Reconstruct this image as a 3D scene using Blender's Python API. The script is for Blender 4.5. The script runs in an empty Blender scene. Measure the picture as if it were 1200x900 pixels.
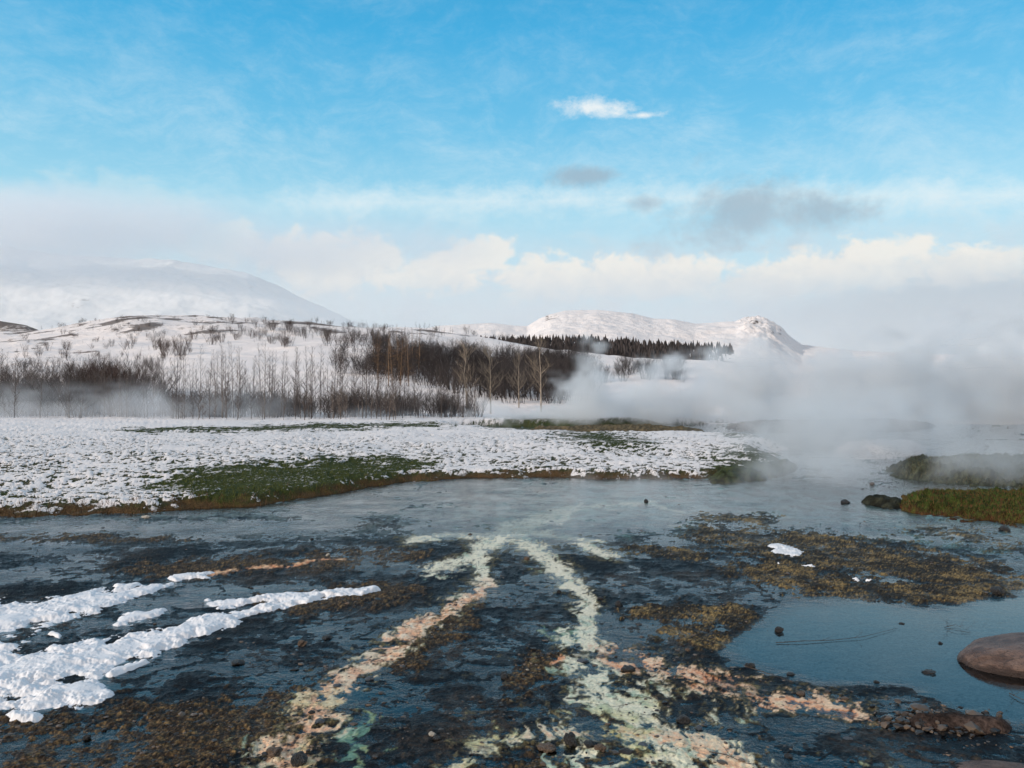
import bpy, math, random
import numpy as np
from mathutils import Vector
random.seed(7); RNG = np.random.default_rng(11)
S = bpy.context.scene
COL = S.collection
F, HY, EYE = 942.0, 462.0, 2.0       # focal length (px of the 1200 px wide photo), horizon row, eye height

def gp(px, py, z=0.0):
    y = (EYE - z) * F / (py - HY)
    return ((px - 600) / F * y, y, z)

# ------------------------------------------------------------------ numpy noise
def _h(ix, iy, seed):
    a = (ix.astype(np.int64) * 374761393 + iy.astype(np.int64) * 668265263 + seed * 974711) & 0xffffffff
    a = ((a ^ (a >> 13)) * 1274126177) & 0xffffffff
    a = (a ^ (a >> 16)) & 0xffff
    return a / 65535.0 * 2 * math.pi
def noise(x, y, seed=0):
    x = np.asarray(x, float); y = np.asarray(y, float)
    ix = np.floor(x); iy = np.floor(y); fx = x - ix; fy = y - iy
    u = fx * fx * fx * (fx * (fx * 6 - 15) + 10); v = fy * fy * fy * (fy * (fy * 6 - 15) + 10)
    def g(dx, dy):
        a = _h(ix + dx, iy + dy, seed)
        return np.cos(a) * (fx - dx) + np.sin(a) * (fy - dy)
    n0 = g(0, 0) * (1 - u) + g(1, 0) * u
    n1 = g(0, 1) * (1 - u) + g(1, 1) * u
    return (n0 * (1 - v) + n1 * v) * 1.5
def fbm(x, y, seed=0, o=4, l=2.1, g=.5):
    s = 0; a = 1; t = 0
    for i in range(o):
        s = s + a * noise(x, y, seed + i * 17); t += a; a *= g; x = x * l + 3.1; y = y * l + 1.7
    return s / t * 1.3
def ss(a, b, x):
    t = np.clip((x - a) / (b - a), 0, 1); return t * t * (3 - 2 * t)
def caps(px, py, pts, ky=1.0):
    """largest (1 - d/r) over a polyline of (px, py, r); py distances are multiplied by ky"""
    best = np.full(np.shape(px), -9.0)
    if len(pts) == 1: pts = [pts[0], (pts[0][0] + .01, pts[0][1], pts[0][2])]
    for (x0, y0, r0), (x1, y1, r1) in zip(pts[:-1], pts[1:]):
        dx, dy = x1 - x0, (y1 - y0) * ky
        ax, ay = px - x0, (py - y0) * ky
        t = np.clip((ax * dx + ay * dy) / (dx * dx + dy * dy + 1e-9), 0, 1)
        d = np.hypot(ax - t * dx, ay - t * dy)
        best = np.maximum(best, 1 - d / (r0 + (r1 - r0) * t))
    return best
def poly(px, py, pts, ky=1.0):
    """signed distance in px (positive inside) to a polygon"""
    inside = np.zeros(np.shape(px), bool); d = np.full(np.shape(px), 1e9)
    n = len(pts)
    for i in range(n):
        x0, y0 = pts[i]; x1, y1 = pts[(i + 1) % n]
        dx, dy = x1 - x0, (y1 - y0) * ky
        ax, ay = px - x0, (py - y0) * ky
        t = np.clip((ax * dx + ay * dy) / (dx * dx + dy * dy + 1e-9), 0, 1)
        d = np.minimum(d, np.hypot(ax - t * dx, ay - t * dy))
        c = ((y0 > py) != (y1 > py)) & (px < (x1 - x0) * (py - y0) / ((y1 - y0) + 1e-12) + x0)
        inside ^= c
    return np.where(inside, d, -d)

# ------------------------------------------------------------------ node expressions
class X:
    def __init__(s, t, k): s.t = t; s.k = k
    def _m(s, op, *a, clamp=False):
        n = s.t.nodes.new('ShaderNodeMath'); n.operation = op; n.use_clamp = clamp
        for i, v in enumerate((s,) + a):
            if isinstance(v, X): s.t.links.new(v.k, n.inputs[i])
            else: n.inputs[i].default_value = float(v)
        return X(s.t, n.outputs[0])
    def __add__(s, o): return s._m('ADD', o)
    __radd__ = __add__
    def __mul__(s, o): return s._m('MULTIPLY', o)
    __rmul__ = __mul__
    def __sub__(s, o): return s._m('SUBTRACT', o)
    def __rsub__(s, o): return (s * -1) + o
    def __truediv__(s, o): return s._m('DIVIDE', o)
    def max(s, o): return s._m('MAXIMUM', o)
    def min(s, o): return s._m('MINIMUM', o)
    def pow(s, o): return s._m('POWER', o)
    def clamp(s): return s._m('ADD', 0.0, clamp=True)
    def abs(s): return s._m('ABSOLUTE')
    def sstep(s, a, b, lo=0.0, hi=1.0):
        n = s.t.nodes.new('ShaderNodeMapRange'); n.interpolation_type = 'SMOOTHSTEP'
        s.t.links.new(s.k, n.inputs['Value'])
        for nm, v in (('From Min', a), ('From Max', b), ('To Min', lo), ('To Max', hi)):
            if isinstance(v, X): s.t.links.new(v.k, n.inputs[nm])
            else: n.inputs[nm].default_value = v
        return X(s.t, n.outputs[0])
def setin(t, sock, v):
    if isinstance(v, X): t.links.new(v.k, sock)
    elif v is not None:
        if isinstance(v, (tuple, list)) and len(v) == 3 and sock.type == 'RGBA': v = (*v, 1)
        sock.default_value = v
def mixc(t, f, a, b, mode='MIX'):
    n = t.nodes.new('ShaderNodeMix'); n.data_type = 'RGBA'; n.blend_type = mode
    setin(t, n.inputs[0], f); setin(t, n.inputs[6], a); setin(t, n.inputs[7], b)
    return X(t, n.outputs[2])
def tnoise(t, vec, scale, detail=4, rough=.55, dist=0.0, out=0):
    n = t.nodes.new('ShaderNodeTexNoise'); n.inputs['Scale'].default_value = scale
    n.inputs['Detail'].default_value = detail; n.inputs['Roughness'].default_value = rough
    n.inputs['Distortion'].default_value = dist
    t.links.new(vec.k, n.inputs['Vector']); return X(t, n.outputs[out])
def tvor(t, vec, scale, feat='F1', out='Distance', rnd=1.0):
    n = t.nodes.new('ShaderNodeTexVoronoi'); n.feature = feat; n.inputs['Scale'].default_value = scale
    n.inputs['Randomness'].default_value = rnd
    t.links.new(vec.k, n.inputs['Vector']); return X(t, n.outputs[out])
def mapv(t, vec, sc=(1, 1, 1), loc=(0, 0, 0), rot=(0, 0, 0)):
    n = t.nodes.new('ShaderNodeMapping'); t.links.new(vec.k, n.inputs[0])
    n.inputs['Location'].default_value = loc; n.inputs['Scale'].default_value = sc; n.inputs['Rotation'].default_value = rot
    return X(t, n.outputs[0])
def sep(t, vec):
    n = t.nodes.new('ShaderNodeSeparateXYZ'); t.links.new(vec.k, n.inputs[0])
    return [X(t, o) for o in n.outputs]
def comb(t, x, y, z):
    n = t.nodes.new('ShaderNodeCombineXYZ')
    for i, v in enumerate((x, y, z)): setin(t, n.inputs[i], v)
    return X(t, n.outputs[0])
def vadd(t, a, b, s=1.0):
    n = t.nodes.new('ShaderNodeVectorMath'); n.operation = 'MULTIPLY_ADD'
    t.links.new(b.k, n.inputs[0]); n.inputs[1].default_value = (s, s, s); t.links.new(a.k, n.inputs[2])
    return X(t, n.outputs[0])
def attr(t, name, out='Fac'):
    n = t.nodes.new('ShaderNodeAttribute'); n.attribute_name = name; return X(t, n.outputs[out])
def geo(t, out='Position'):
    n = t.nodes.new('ShaderNodeNewGeometry'); return X(t, n.outputs[out])
def bump(t, h, dist=.01, strength=1.0, nrm=None):
    n = t.nodes.new('ShaderNodeBump'); n.inputs['Distance'].default_value = dist
    setin(t, n.inputs['Strength'], strength)
    t.links.new(h.k, n.inputs['Height'])
    if nrm: t.links.new(nrm.k, n.inputs['Normal'])
    return X(t, n.outputs[0])
def newmat(name):
    m = bpy.data.materials.new(name); m.use_nodes = True; t = m.node_tree; t.nodes.clear()
    o = t.nodes.new('ShaderNodeOutputMaterial'); return m, t, o
def principled(t, o, col, rough=.8, nrm=None, spec=.3, **kw):
    p = t.nodes.new('ShaderNodeBsdfPrincipled')
    setin(t, p.inputs['Base Color'], col); setin(t, p.inputs['Roughness'], rough)
    setin(t, p.inputs['Specular IOR Level'], spec)
    if nrm: t.links.new(nrm.k, p.inputs['Normal'])
    for k, v in kw.items(): setin(t, p.inputs[k.replace('_', ' ')], v)
    t.links.new(p.outputs[0], o.inputs['Surface']); return p

# ------------------------------------------------------------------ objects
def mesh_np(name, V, Q, T=None, smooth=True):
    me = bpy.data.meshes.new(name)
    V = np.asarray(V, np.float32); me.vertices.add(len(V)); me.vertices.foreach_set('co', V.ravel())
    parts = []; starts = []; n = 0
    for A in (Q, T):
        if A is None or len(A) == 0: continue
        A = np.asarray(A, np.int32); k = A.shape[1]
        parts.append(A.ravel()); starts.append(np.arange(len(A)) * k + n); n += A.size
    L = np.concatenate(parts); st = np.concatenate(starts).astype(np.int32)
    me.loops.add(len(L)); me.loops.foreach_set('vertex_index', L)
    me.polygons.add(len(st)); me.polygons.foreach_set('loop_start', st)
    me.update(calc_edges=True); me.validate()
    me.polygons.foreach_set('use_smooth', np.full(len(me.polygons), smooth)); me.update()
    return me
def fattr(me, name, v):
    a = me.attributes.new(name, 'FLOAT', 'POINT'); a.data.foreach_set('value', np.asarray(v, np.float32).ravel())
def cattr(me, name, rgb):
    a = me.attributes.new(name, 'FLOAT_COLOR', 'POINT'); rgb = np.asarray(rgb, np.float32)
    a.data.foreach_set('color', np.concatenate([rgb, np.ones((len(rgb), 1), np.float32)], 1).ravel())
def link(name, data, mat=None, parent=None, loc=None, rz=0, label=None, cat=None, group=None, kind=None):
    o = bpy.data.objects.new(name, data); COL.objects.link(o)
    if mat and data is not None and not data.materials: data.materials.append(mat)
    if parent: o.parent = parent
    if loc is not None: o.location = loc
    if rz: o.rotation_euler = (0, 0, rz)
    for k, v in (('label', label), ('category', cat), ('group', group), ('kind', kind)):
        if v: o[k] = v
    return o
def grid_faces(nr, nc):
    i = np.arange(nr * nc).reshape(nr, nc)
    return np.stack([i[:-1, :-1], i[:-1, 1:], i[1:, 1:], i[1:, :-1]], -1).reshape(-1, 4)
def trim(V, Qf, keep, *arrs):
    """keep only the faces with a kept vertex, drop loose verts"""
    Qf = Qf[keep[Qf].any(1)]
    used = np.zeros(len(V), bool); used[Qf] = True
    idx = np.cumsum(used) - 1
    return (V[used], idx[Qf]) + tuple(a[used] for a in arrs)

# ================================================================== terrain heights
# everything is a function of the ground point; (px, py) below are just coordinates of that ground point
def to_px(x, y): return 600 + F * x / y, HY + F * EYE / y

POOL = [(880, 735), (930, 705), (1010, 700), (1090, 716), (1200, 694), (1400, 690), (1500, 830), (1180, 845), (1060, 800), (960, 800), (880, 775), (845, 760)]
def masks(x, y):
    px, py = to_px(x, y)
    w1 = fbm(x * 1.6, y * 1.6, 5, 4); w2 = fbm(x * 1.6, y * 1.6, 25, 4)
    sc = np.clip((py - HY) / 240, .15, 2)
    qx = px + w1 * 13 * sc; qy = py + w2 * 4.5 * sc
    n1 = fbm(x * 4, y * 2.6, 41, 5, g=.62); n2 = fbm(x * 9, y * 7, 61, 4, g=.6); n5 = fbm(x * 26, y * 20, 65, 3, g=.65)
    M = {}
    s1a = caps(qx, qy, [(668, 594, 9), (640, 606, 13), (600, 620, 22), (568, 640, 19), (558, 660, 12), (566, 682, 13)], 1.5)
    s1b = caps(qx, qy, [(566, 682, 13), (545, 703, 13), (500, 730, 14), (460, 757, 16), (420, 787, 20), (385, 815, 25), (362, 850, 30), (347, 880, 33), (335, 930, 48), (250, 1100, 120)], 1.2)
    s2a = caps(qx, qy, [(600, 622, 16), (625, 641, 15), (650, 662, 15), (674, 692, 15), (690, 718, 15), (690, 742, 16)], 1.1)
    s2b = caps(qx, qy, [(690, 742, 18), (690, 765, 24), (700, 790, 28), (716, 820, 32), (735, 850, 46), (755, 900, 100), (800, 1050, 260)], 1.3)
    s3 = caps(qx, qy, [(700, 762, 24), (760, 778, 30), (830, 796, 34), (900, 812, 34), (975, 832, 26), (1030, 850, 12)], 2.6)
    s4 = caps(qx, qy, [(545, 898, 18), (575, 868, 20), (650, 858, 26), (740, 856, 40), (830, 872, 44), (880, 905, 50)], 2.4)
    s5 = caps(qx, qy, [(480, 633, 12), (530, 627, 9), (590, 627, 14)], 2.2)
    s6 = caps(qx, qy, [(640, 622, 12), (685, 638, 16), (720, 652, 12)], 2.5)
    s7 = caps(qx, qy, [(660, 594, 12), (760, 588, 14), (800, 600, 10)], 4)
    s8 = caps(qx, qy, [(250, 672, 14), (330, 664, 12), (400, 655, 10)], 4)
    s9 = caps(qx, qy, [(510, 668, 22), (560, 655, 14)], 2)
    w3 = fbm(x * 2.3, y * 2.0, 67, 4, g=.6); low = ss(700, 800, py)
    s1a = np.maximum(s1a, caps(qx, qy, [(560, 650, 9), (520, 660, 7), (505, 672, 4)], 1.6)); s2a = np.maximum(s2a, caps(qx, qy, [(610, 622, 9), (655, 628, 8), (700, 634, 4)], 2.4))
    s2a = np.maximum(s2a, caps(qx, qy, [(655, 612, 9), (668, 600, 7), (680, 590, 5)], 1.5) * .9); s2b = np.maximum(s2b, caps(qx, qy, [(668, 735, 10), (655, 748, 14), (672, 770, 10), (690, 800, 8)], 1.3) * .8)
    th = n1 * .40 + n2 * .36 + n5 * .22 + (w3 * 1.15 - .02) * low - .10
    br = 1 - np.abs(fbm(x * 5.5 + w1, y * 1.9 + w2, 83, 4, g=.55)) * 5.0; th = th + (.55 * np.clip(br, -1, 1) - .10) * ss(610, 720, py)
    lo = .0
    raw = np.maximum.reduce([s1a, s1b, s2a, s2b * .9, s3, s4 * .8, s5, s6 * .8])
    M['halo'] = ss(-.75, .05, raw + th * 1.1); M['core'] = ss(.25, .85, raw + th * 1.2)
    M['cream'] = ss(lo, .5, np.maximum.reduce([s1a, s2a, s5, s6 * .7, s7 * .7, s9 * .7, s1b * .75, s2b * .75, s4 * .75]) + th + .02)
    s3 = s3 + (n5 * .9 + n2 * .5) - .1
    M['peach'] = ss(lo, .5, np.maximum.reduce([s1b, s3 * .8, s8 * .8, s4 * .62 - .06,
                    caps(qx, qy, [(715, 768, 22), (735, 778, 26)], 1.6),
                    caps(qx, qy, [(655, 772, 7), (668, 760, 5)], 1.5)]) + th * .95 - .12)
    M['mint'] = ss(lo, .55, np.maximum.reduce([s2b, s1a * .75, caps(qx, qy, [(655, 745, 26), (690, 740, 14)], 1.6), caps(qx, qy, [(425, 835, 20), (405, 885, 24)], 1.2) * .55,
                    s4 * .8, caps(qx, qy, [(620, 610, 60), (720, 588, 70)], 4) * .6]) + th - .1)
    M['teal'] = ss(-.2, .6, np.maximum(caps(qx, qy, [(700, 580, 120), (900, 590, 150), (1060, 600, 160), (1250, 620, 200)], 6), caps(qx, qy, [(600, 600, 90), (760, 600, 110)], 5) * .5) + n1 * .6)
    mats = np.maximum.reduce([
        caps(qx, qy, [(820, 604, 28), (885, 608, 36)], 4),
        caps(qx, qy, [(850, 626, 60), (930, 640, 85), (1020, 655, 85), (1120, 670, 70), (1200, 690, 50), (1300, 690, 40)], 3.6),
        caps(qx, qy, [(900, 668, 60), (985, 690, 70), (1080, 695, 50), (1130, 696, 40)], 3.8),
        caps(qx, qy, [(750, 645, 30), (810, 650, 30)], 4),
        caps(qx, qy, [(770, 716, 42), (850, 722, 40), (890, 738, 24)], 3.2),
        caps(qx, qy, [(800, 742, 36), (860, 758, 24)], 3.2),
        caps(qx, qy, [(1100, 620, 60), (1200, 640, 60)], 6) * .7])
    M['mat'] = ss(-.05, .4, mats + n1 * .7 + n2 * .35 + n5 * .3 - .08)
    bl = np.maximum.reduce([
        caps(qx, qy, [(370, 660, 60), (430, 653, 60), (475, 650, 40)], 4.2),
        caps(qx, qy, [(355, 705, 70), (430, 696, 66), (480, 690, 30)], 3.4),
        caps(qx, qy, [(470, 770, 30), (520, 735, 30), (556, 705, 18)], 1.3),
        caps(qx, qy, [(60, 880, 160), (200, 870, 150), (300, 850, 110), (340, 820, 60)], 2.6),
        caps(qx, qy, [(20, 628, 90), (180, 632, 60)], 12) * .8,
        caps(qx, qy, [(200, 668, 80), (290, 660, 80)], 6) * .8,
        caps(qx, qy, [(610, 800, 40), (650, 770, 30)], 2) * .7,
        caps(qx, qy, [(600, 905, 100), (760, 905, 150)], 3) * .6])
    M['brown'] = ss(-.05, .55, bl + n1 * .7 + n2 * .35 + n5 * .3 - .1)
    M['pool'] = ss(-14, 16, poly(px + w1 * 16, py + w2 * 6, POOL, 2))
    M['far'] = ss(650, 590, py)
    M['n5'] = n5; M['w3'] = w3; M['n1'] = n1; M['n2'] = n2; M['w1'] = w1; M['w2'] = w2
    return M, px, py

def flat_z(x, y, M=None):
    if M is None: M, _, _ = masks(x, y)
    rid = 1 - np.abs(fbm(x * 2.6 + M['w1'] * .6, y * 4.2 + M['w2'] * .6, 91, 4)) * 2.2
    z = -.0005 + .017 * fbm(x * .8, y * .8, 3, 3) + .009 * M['n1'] + .007 * M['n2'] + .0045 * M['n5'] + .010 * np.clip(rid, -1, 1) ** 3
    st = np.maximum.reduce([M['cream'], M['peach'], M['mint'] * .7])
    z = z * (1 - .85 * st) + st * (.0022 + .0018 * M['n5'] + .003 * M['n2'])
    z = z + .010 * M['mat'] * (1 + .40 * M['n5'] + .7 * M['n2']) + .008 * M['brown'] * (1 + .4 * M['n5'] + .25 * M['n2'])
    z = z - .055 * M['pool'] - .010 * M['far'] - .008 * M['teal']
    return z

# ------------------------------------------------------------------ snowy meadow bank
FRONT = [(-400, 640), (-100, 616), (0, 606), (100, 604), (200, 599), (300, 592), (370, 583), (430, 571), (480, 564), (560, 559), (650, 560), (740, 562), (800, 561), (860, 560), (905, 553), (935, 540)]
def meadow_profile(px):
    return np.interp(px, [p[0] for p in FRONT], [p[1] for p in FRONT])
def meadow_z(x, y):
    px, py = to_px(x, y)
    yf = F * EYE / (meadow_profile(px) - HY)          # distance of the front edge
    d = (y - yf) + .45 * fbm(x * .9, y * .9, 7, 3)
    right = ss(960, 880, px + 30 * fbm(x * .3, y * .3, 8, 2) + np.clip(y - 24, 0, 30) * 1.2)
    h = .17 * ss(-.1, .8, d) + .25 * ss(.6, 8, d)
    h = h * right
    h = h - .30 * (1 - right) - .2 * ss(.1, -.5, d)
    lump = fbm(x * 4.8, y * 3.6, 71, 5, g=.66) * (.75 + .9 * fbm(x * .45, y * .45, 79, 2))
    h = h + (.050 * lump + .014 * noise(x * 11, y * 9, 77)) * ss(0, .6, d) + .10 * fbm(x * .35, y * .35, 12, 3) * ss(0, 3, d)
    # hot pool behind the meadow
    poolm = ss(-.25, .3, caps(px + 20 * fbm(x * .2, y * .2, 4), py, [(560, 503, 40), (680, 508, 70), (800, 506, 90), (1000, 508, 130)], 10) + .2 * fbm(x * .4, y * .4, 31, 3))
    h = h - .62 * poolm
    return h, d, right, poolm, lump, px, py

# ------------------------------------------------------------------ hills
HX = np.array([-700, -100, 60, 150, 300, 420, 470, 560, 650, 720, 800, 900, 1000, 1300, 1900], float)
HD = np.array([46, 58, 68, 82, 100, 130, 165, 210, 260, 300, 360, 460], float)
RIDGE = np.interp(HX, [-700, 40, 110, 160, 250, 330, 400, 470, 560, 620, 700, 800, 900, 1000, 1900],
                  [402, 392, 372, 366, 367, 378, 382, 384, 393, 405, 418, 424, 430, 432, 432])
def _hill_table():
    tab = np.zeros((len(HD), len(HX)))
    for j, x in enumerate(HX):
        r = RIDGE[j]
        lft = np.interp(x, [-700, 120, 300, 440, 520, 650, 1900], [0, .2, 1, 1, .55, .1, 0])
        pys = [506, 490, 481, 466 - 6 * lft, 452 - 8 * lft, 436 - 16 * lft, 422 - 18 * lft, 408 - 10 * lft, r + 5, r, r + 8, r + 30]
        pys = [max(p, r) if i < 9 else p for i, p in enumerate(pys)]
        for i, p in enumerate(pys):
            tab[i, j] = 2 + (HY - p) * HD[i] / F
    tab[0, :] = -.3; tab[1, :] = np.minimum(tab[1, :], .15)
    return tab
HT = _hill_table()
_gx = np.linspace(-700, 1900, 261); _gd = np.exp(np.linspace(math.log(46), math.log(460), 160))
_G = np.array([[0.0] * len(_gx)] * len(_gd))
_tmp = np.array([np.interp(_gd, HD, HT[:, j]) for j in range(len(HX))]).T
for i in range(len(_gd)): _G[i] = np.interp(_gx, HX, _tmp[i])
for _ in range(14):
    P = np.pad(_G, 1, mode='edge'); _G = (P[:-2, 1:-1] + P[2:, 1:-1] + P[1:-1, :-2] + P[1:-1, 2:] + 2 * P[1:-1, 1:-1]) / 6
def hill_z(x, y):
    x = np.asarray(x, float); y = np.asarray(y, float)
    px = np.clip(600 + F * x / y, -699, 1899)
    a = (px + 700) / 10; b = (np.log(np.clip(y, 46.01, 459.9)) - math.log(46)) / (math.log(10) / 159)
    i = np.clip(b.astype(int), 0, 158); j = np.clip(a.astype(int), 0, 259); fa = a - j; fb = b - i
    z = (_G[i, j] * (1 - fa) + _G[i, j + 1] * fa) * (1 - fb) + (_G[i + 1, j] * (1 - fa) + _G[i + 1, j + 1] * fa) * fb
    k = ss(60, 130, y)
    z = z + k * (1.1 * fbm(x * .035, y * .035, 15, 3) + .5 * fbm(x * .12, y * .12, 16, 4) * ss(90, 200, y))
    return z

# ================================================================== materials
def snow_nodes(t, pos, tint=(.80, .81, .84)):
    n = tnoise(t, pos, 9, 5, .6)
    return mixc(t, n.sstep(.3, .7), tuple(c * .93 for c in tint), tint)

def mat_ground():
    m, t, o = newmat('wet sinter ground')
    p = geo(t); col = attr(t, 'Col', 'Color')
    f1 = tnoise(t, p, 38, 5, .65); f2 = tnoise(t, p, 130, 3, .6)
    v = tvor(t, p, 46)
    k = (f1.sstep(.28, .72, .45, 1.5) * f2.sstep(.3, .7, .7, 1.3))
    sa = attr(t, 'st'); k = k * (1 - sa * .65) + sa * .65
    c = mixc(t, 1.0, col, comb(t, k, k, k), 'MULTIPLY')
    # dark flecks of grit
    fl = tnoise(t, p, 70, 3, .7).sstep(.60, .66)
    c = mixc(t, fl * (.75 - sa * .5), c, (.012, .012, .013))
    h = f1 * .6 + f2 * .25 + v * .4
    wet = attr(t, 'wet')
    principled(t, o, c, wet.sstep(0, 1, .85, .42), bump(t, h, .016, (.9 - sa * .6)), .16)
    return m
def mat_water():
    m, t, o = newmat('thin running water')
    p = geo(t); rip = attr(t, 'rip')
    pw = vadd(t, p, tnoise(t, p, 1.5, 3, out=1), .5)
    a = tnoise(t, mapv(t, pw, (5, 9, 9), rot=(0, 0, .25)), 1, 5, .62)
    b = tnoise(t, mapv(t, pw, (22, 34, 34), rot=(0, 0, -.2)), 1, 3, .6)
    cc = tnoise(t, mapv(t, pw, (1.6, 2.6, 2.6)), 1, 3, .5)
    h = a * .8 + b * .22 + cc * .5
    nr = bump(t, h, .05, rip)
    fr = t.nodes.new('ShaderNodeFresnel'); fr.inputs[0].default_value = 1.34; t.links.new(nr.k, fr.inputs['Normal'])
    gl = t.nodes.new('ShaderNodeBsdfGlossy'); gl.inputs['Roughness'].default_value = .06; gl.inputs['Color'].default_value = (.96, .98, 1, 1)
    t.links.new(nr.k, gl.inputs['Normal'])
    tr = t.nodes.new('ShaderNodeBsdfTransparent'); setin(t, tr.inputs[0], mixc(t, attr(t, 'deep'), (.90, .95, .96), (.30, .46, .52)))
    mx = t.nodes.new('ShaderNodeMixShader'); t.links.new(fr.outputs[0], mx.inputs[0]); t.links.new(tr.outputs[0], mx.inputs[1]); t.links.new(gl.outputs[0], mx.inputs[2])
    t.links.new(mx.outputs[0], o.inputs['Surface']); return m
def mat_snow(name='fresh snow', tint=(.80, .81, .85)):
    m, t, o = newmat(name); p = geo(t)
    h = tnoise(t, p, 18, 4, .5) + tnoise(t, p, 160, 2) * .12
    eg = (attr(t, 'edge') + (tnoise(t, p, 60, 3, .7) - .5) * .7).sstep(.3, 1.0)
    principled(t, o, mixc(t, eg * .8, snow_nodes(t, p, tint), (.24, .27, .31)), .6, bump(t, h, .014, .5), .2, Subsurface_Weight=0.0)
    return m
def mat_meadow():
    m, t, o = newmat('snow over tussock grass'); p = geo(t)
    sn = attr(t, 'snow'); col = attr(t, 'Col', 'Color')
    d = tnoise(t, p, 14, 6, .75) - .5; e = tnoise(t, p, 60, 3, .6) - .5
    s = (sn + d * 1.5 + e * .5).sstep(.42, .56)
    k = tnoise(t, p, 40, 4, .7).sstep(.3, .7, .45, 1.5)
    g = mixc(t, 1.0, col, comb(t, k, k, k), 'MULTIPLY')
    c = mixc(t, s, g, snow_nodes(t, p, (.84, .80, .80)))
    h = s * .6 + tnoise(t, p, 45, 4, .6) * .5
    principled(t, o, c, .8, bump(t, h, .04, .8), .06); return m
def mat_hill():
    m, t, o = newmat('snowy hillside'); p = geo(t)
    nz = sep(t, geo(t, 'Normal'))[2]; dk = attr(t, 'dark')
    a = tnoise(t, mapv(t, p, (.16, .16, .5)), 1, 8, .68); b = tnoise(t, p, .9, 6, .7)
    r = (dk * .55 + (a - .5) * 1.0 + (b - .5) * .75 + (1 - nz) * 1.1).sstep(.34, .50)
    brown = mixc(t, tnoise(t, p, .4, 4), (.045, .035, .030), (.13, .10, .085))
    c = mixc(t, r * .85, (.86, .80, .79), brown)
    principled(t, o, c, .8, bump(t, a * 3 + b * .6, .5, .6), .1); return m
def mat_mount(name, lo, hi, sc, amt, snowc=(.84, .80, .80)):
    m, t, o = newmat(name); p = geo(t)
    nz = sep(t, geo(t, 'Normal'))[2]; rk = attr(t, 'rock')
    a = tnoise(t, mapv(t, p, (sc, sc, sc * 2.2)), 1, 9, .68); b = tnoise(t, p, sc * 7, 6, .7)
    r = ((a - .5) * 1.2 + (b - .5) * .8 + (1 - nz) * amt + rk).sstep(lo, hi)
    c = mixc(t, r * .9, snowc, mixc(t, b, (.04, .035, .032), (.13, .10, .09)))
    principled(t, o, c, .85, bump(t, a * 6 + b * 1.5, 1.0, .5), .1); return m
def mat_plain(name, c0, c1, sc=20, rough=.8, spec=.2, bd=.01, objrnd=False, hue=None):
    m, t, o = newmat(name)
    tc = t.nodes.new('ShaderNodeTexCoord'); p = X(t, tc.outputs['Object'])
    n = tnoise(t, p, sc, 5, .65); c = mixc(t, n.sstep(.3, .7), c0, c1)
    if objrnd:
        oi = t.nodes.new('ShaderNodeObjectInfo'); k = X(t, oi.outputs['Random']).sstep(0, 1, .6, 1.5)
        c = mixc(t, 1.0, c, comb(t, k, k, k), 'MULTIPLY')
    principled(t, o, c, rough, bump(t, n, bd, .7) if bd else None, spec); return m
def mat_attr(name, rough=.8, spec=.15, k=1.0):
    m, t, o = newmat(name); principled(t, o, attr(t, 'Col', 'Color'), rough, None, spec); return m
def mat_bark(name, c0, c1):
    m, t, o = newmat(name)
    oi = t.nodes.new('ShaderNodeObjectInfo')
    c = mixc(t, X(t, oi.outputs['Random']), c0, c1)
    n = tnoise(t, geo(t), 3, 3).sstep(.3, .7, .7, 1.25)
    principled(t, o, mixc(t, 1.0, c, comb(t, n, n, n), 'MULTIPLY'), .9, None, .1); return m

MG, MW, MS, MM, MH = mat_ground(), mat_water(), mat_snow(), mat_meadow(), mat_hill()

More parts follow.
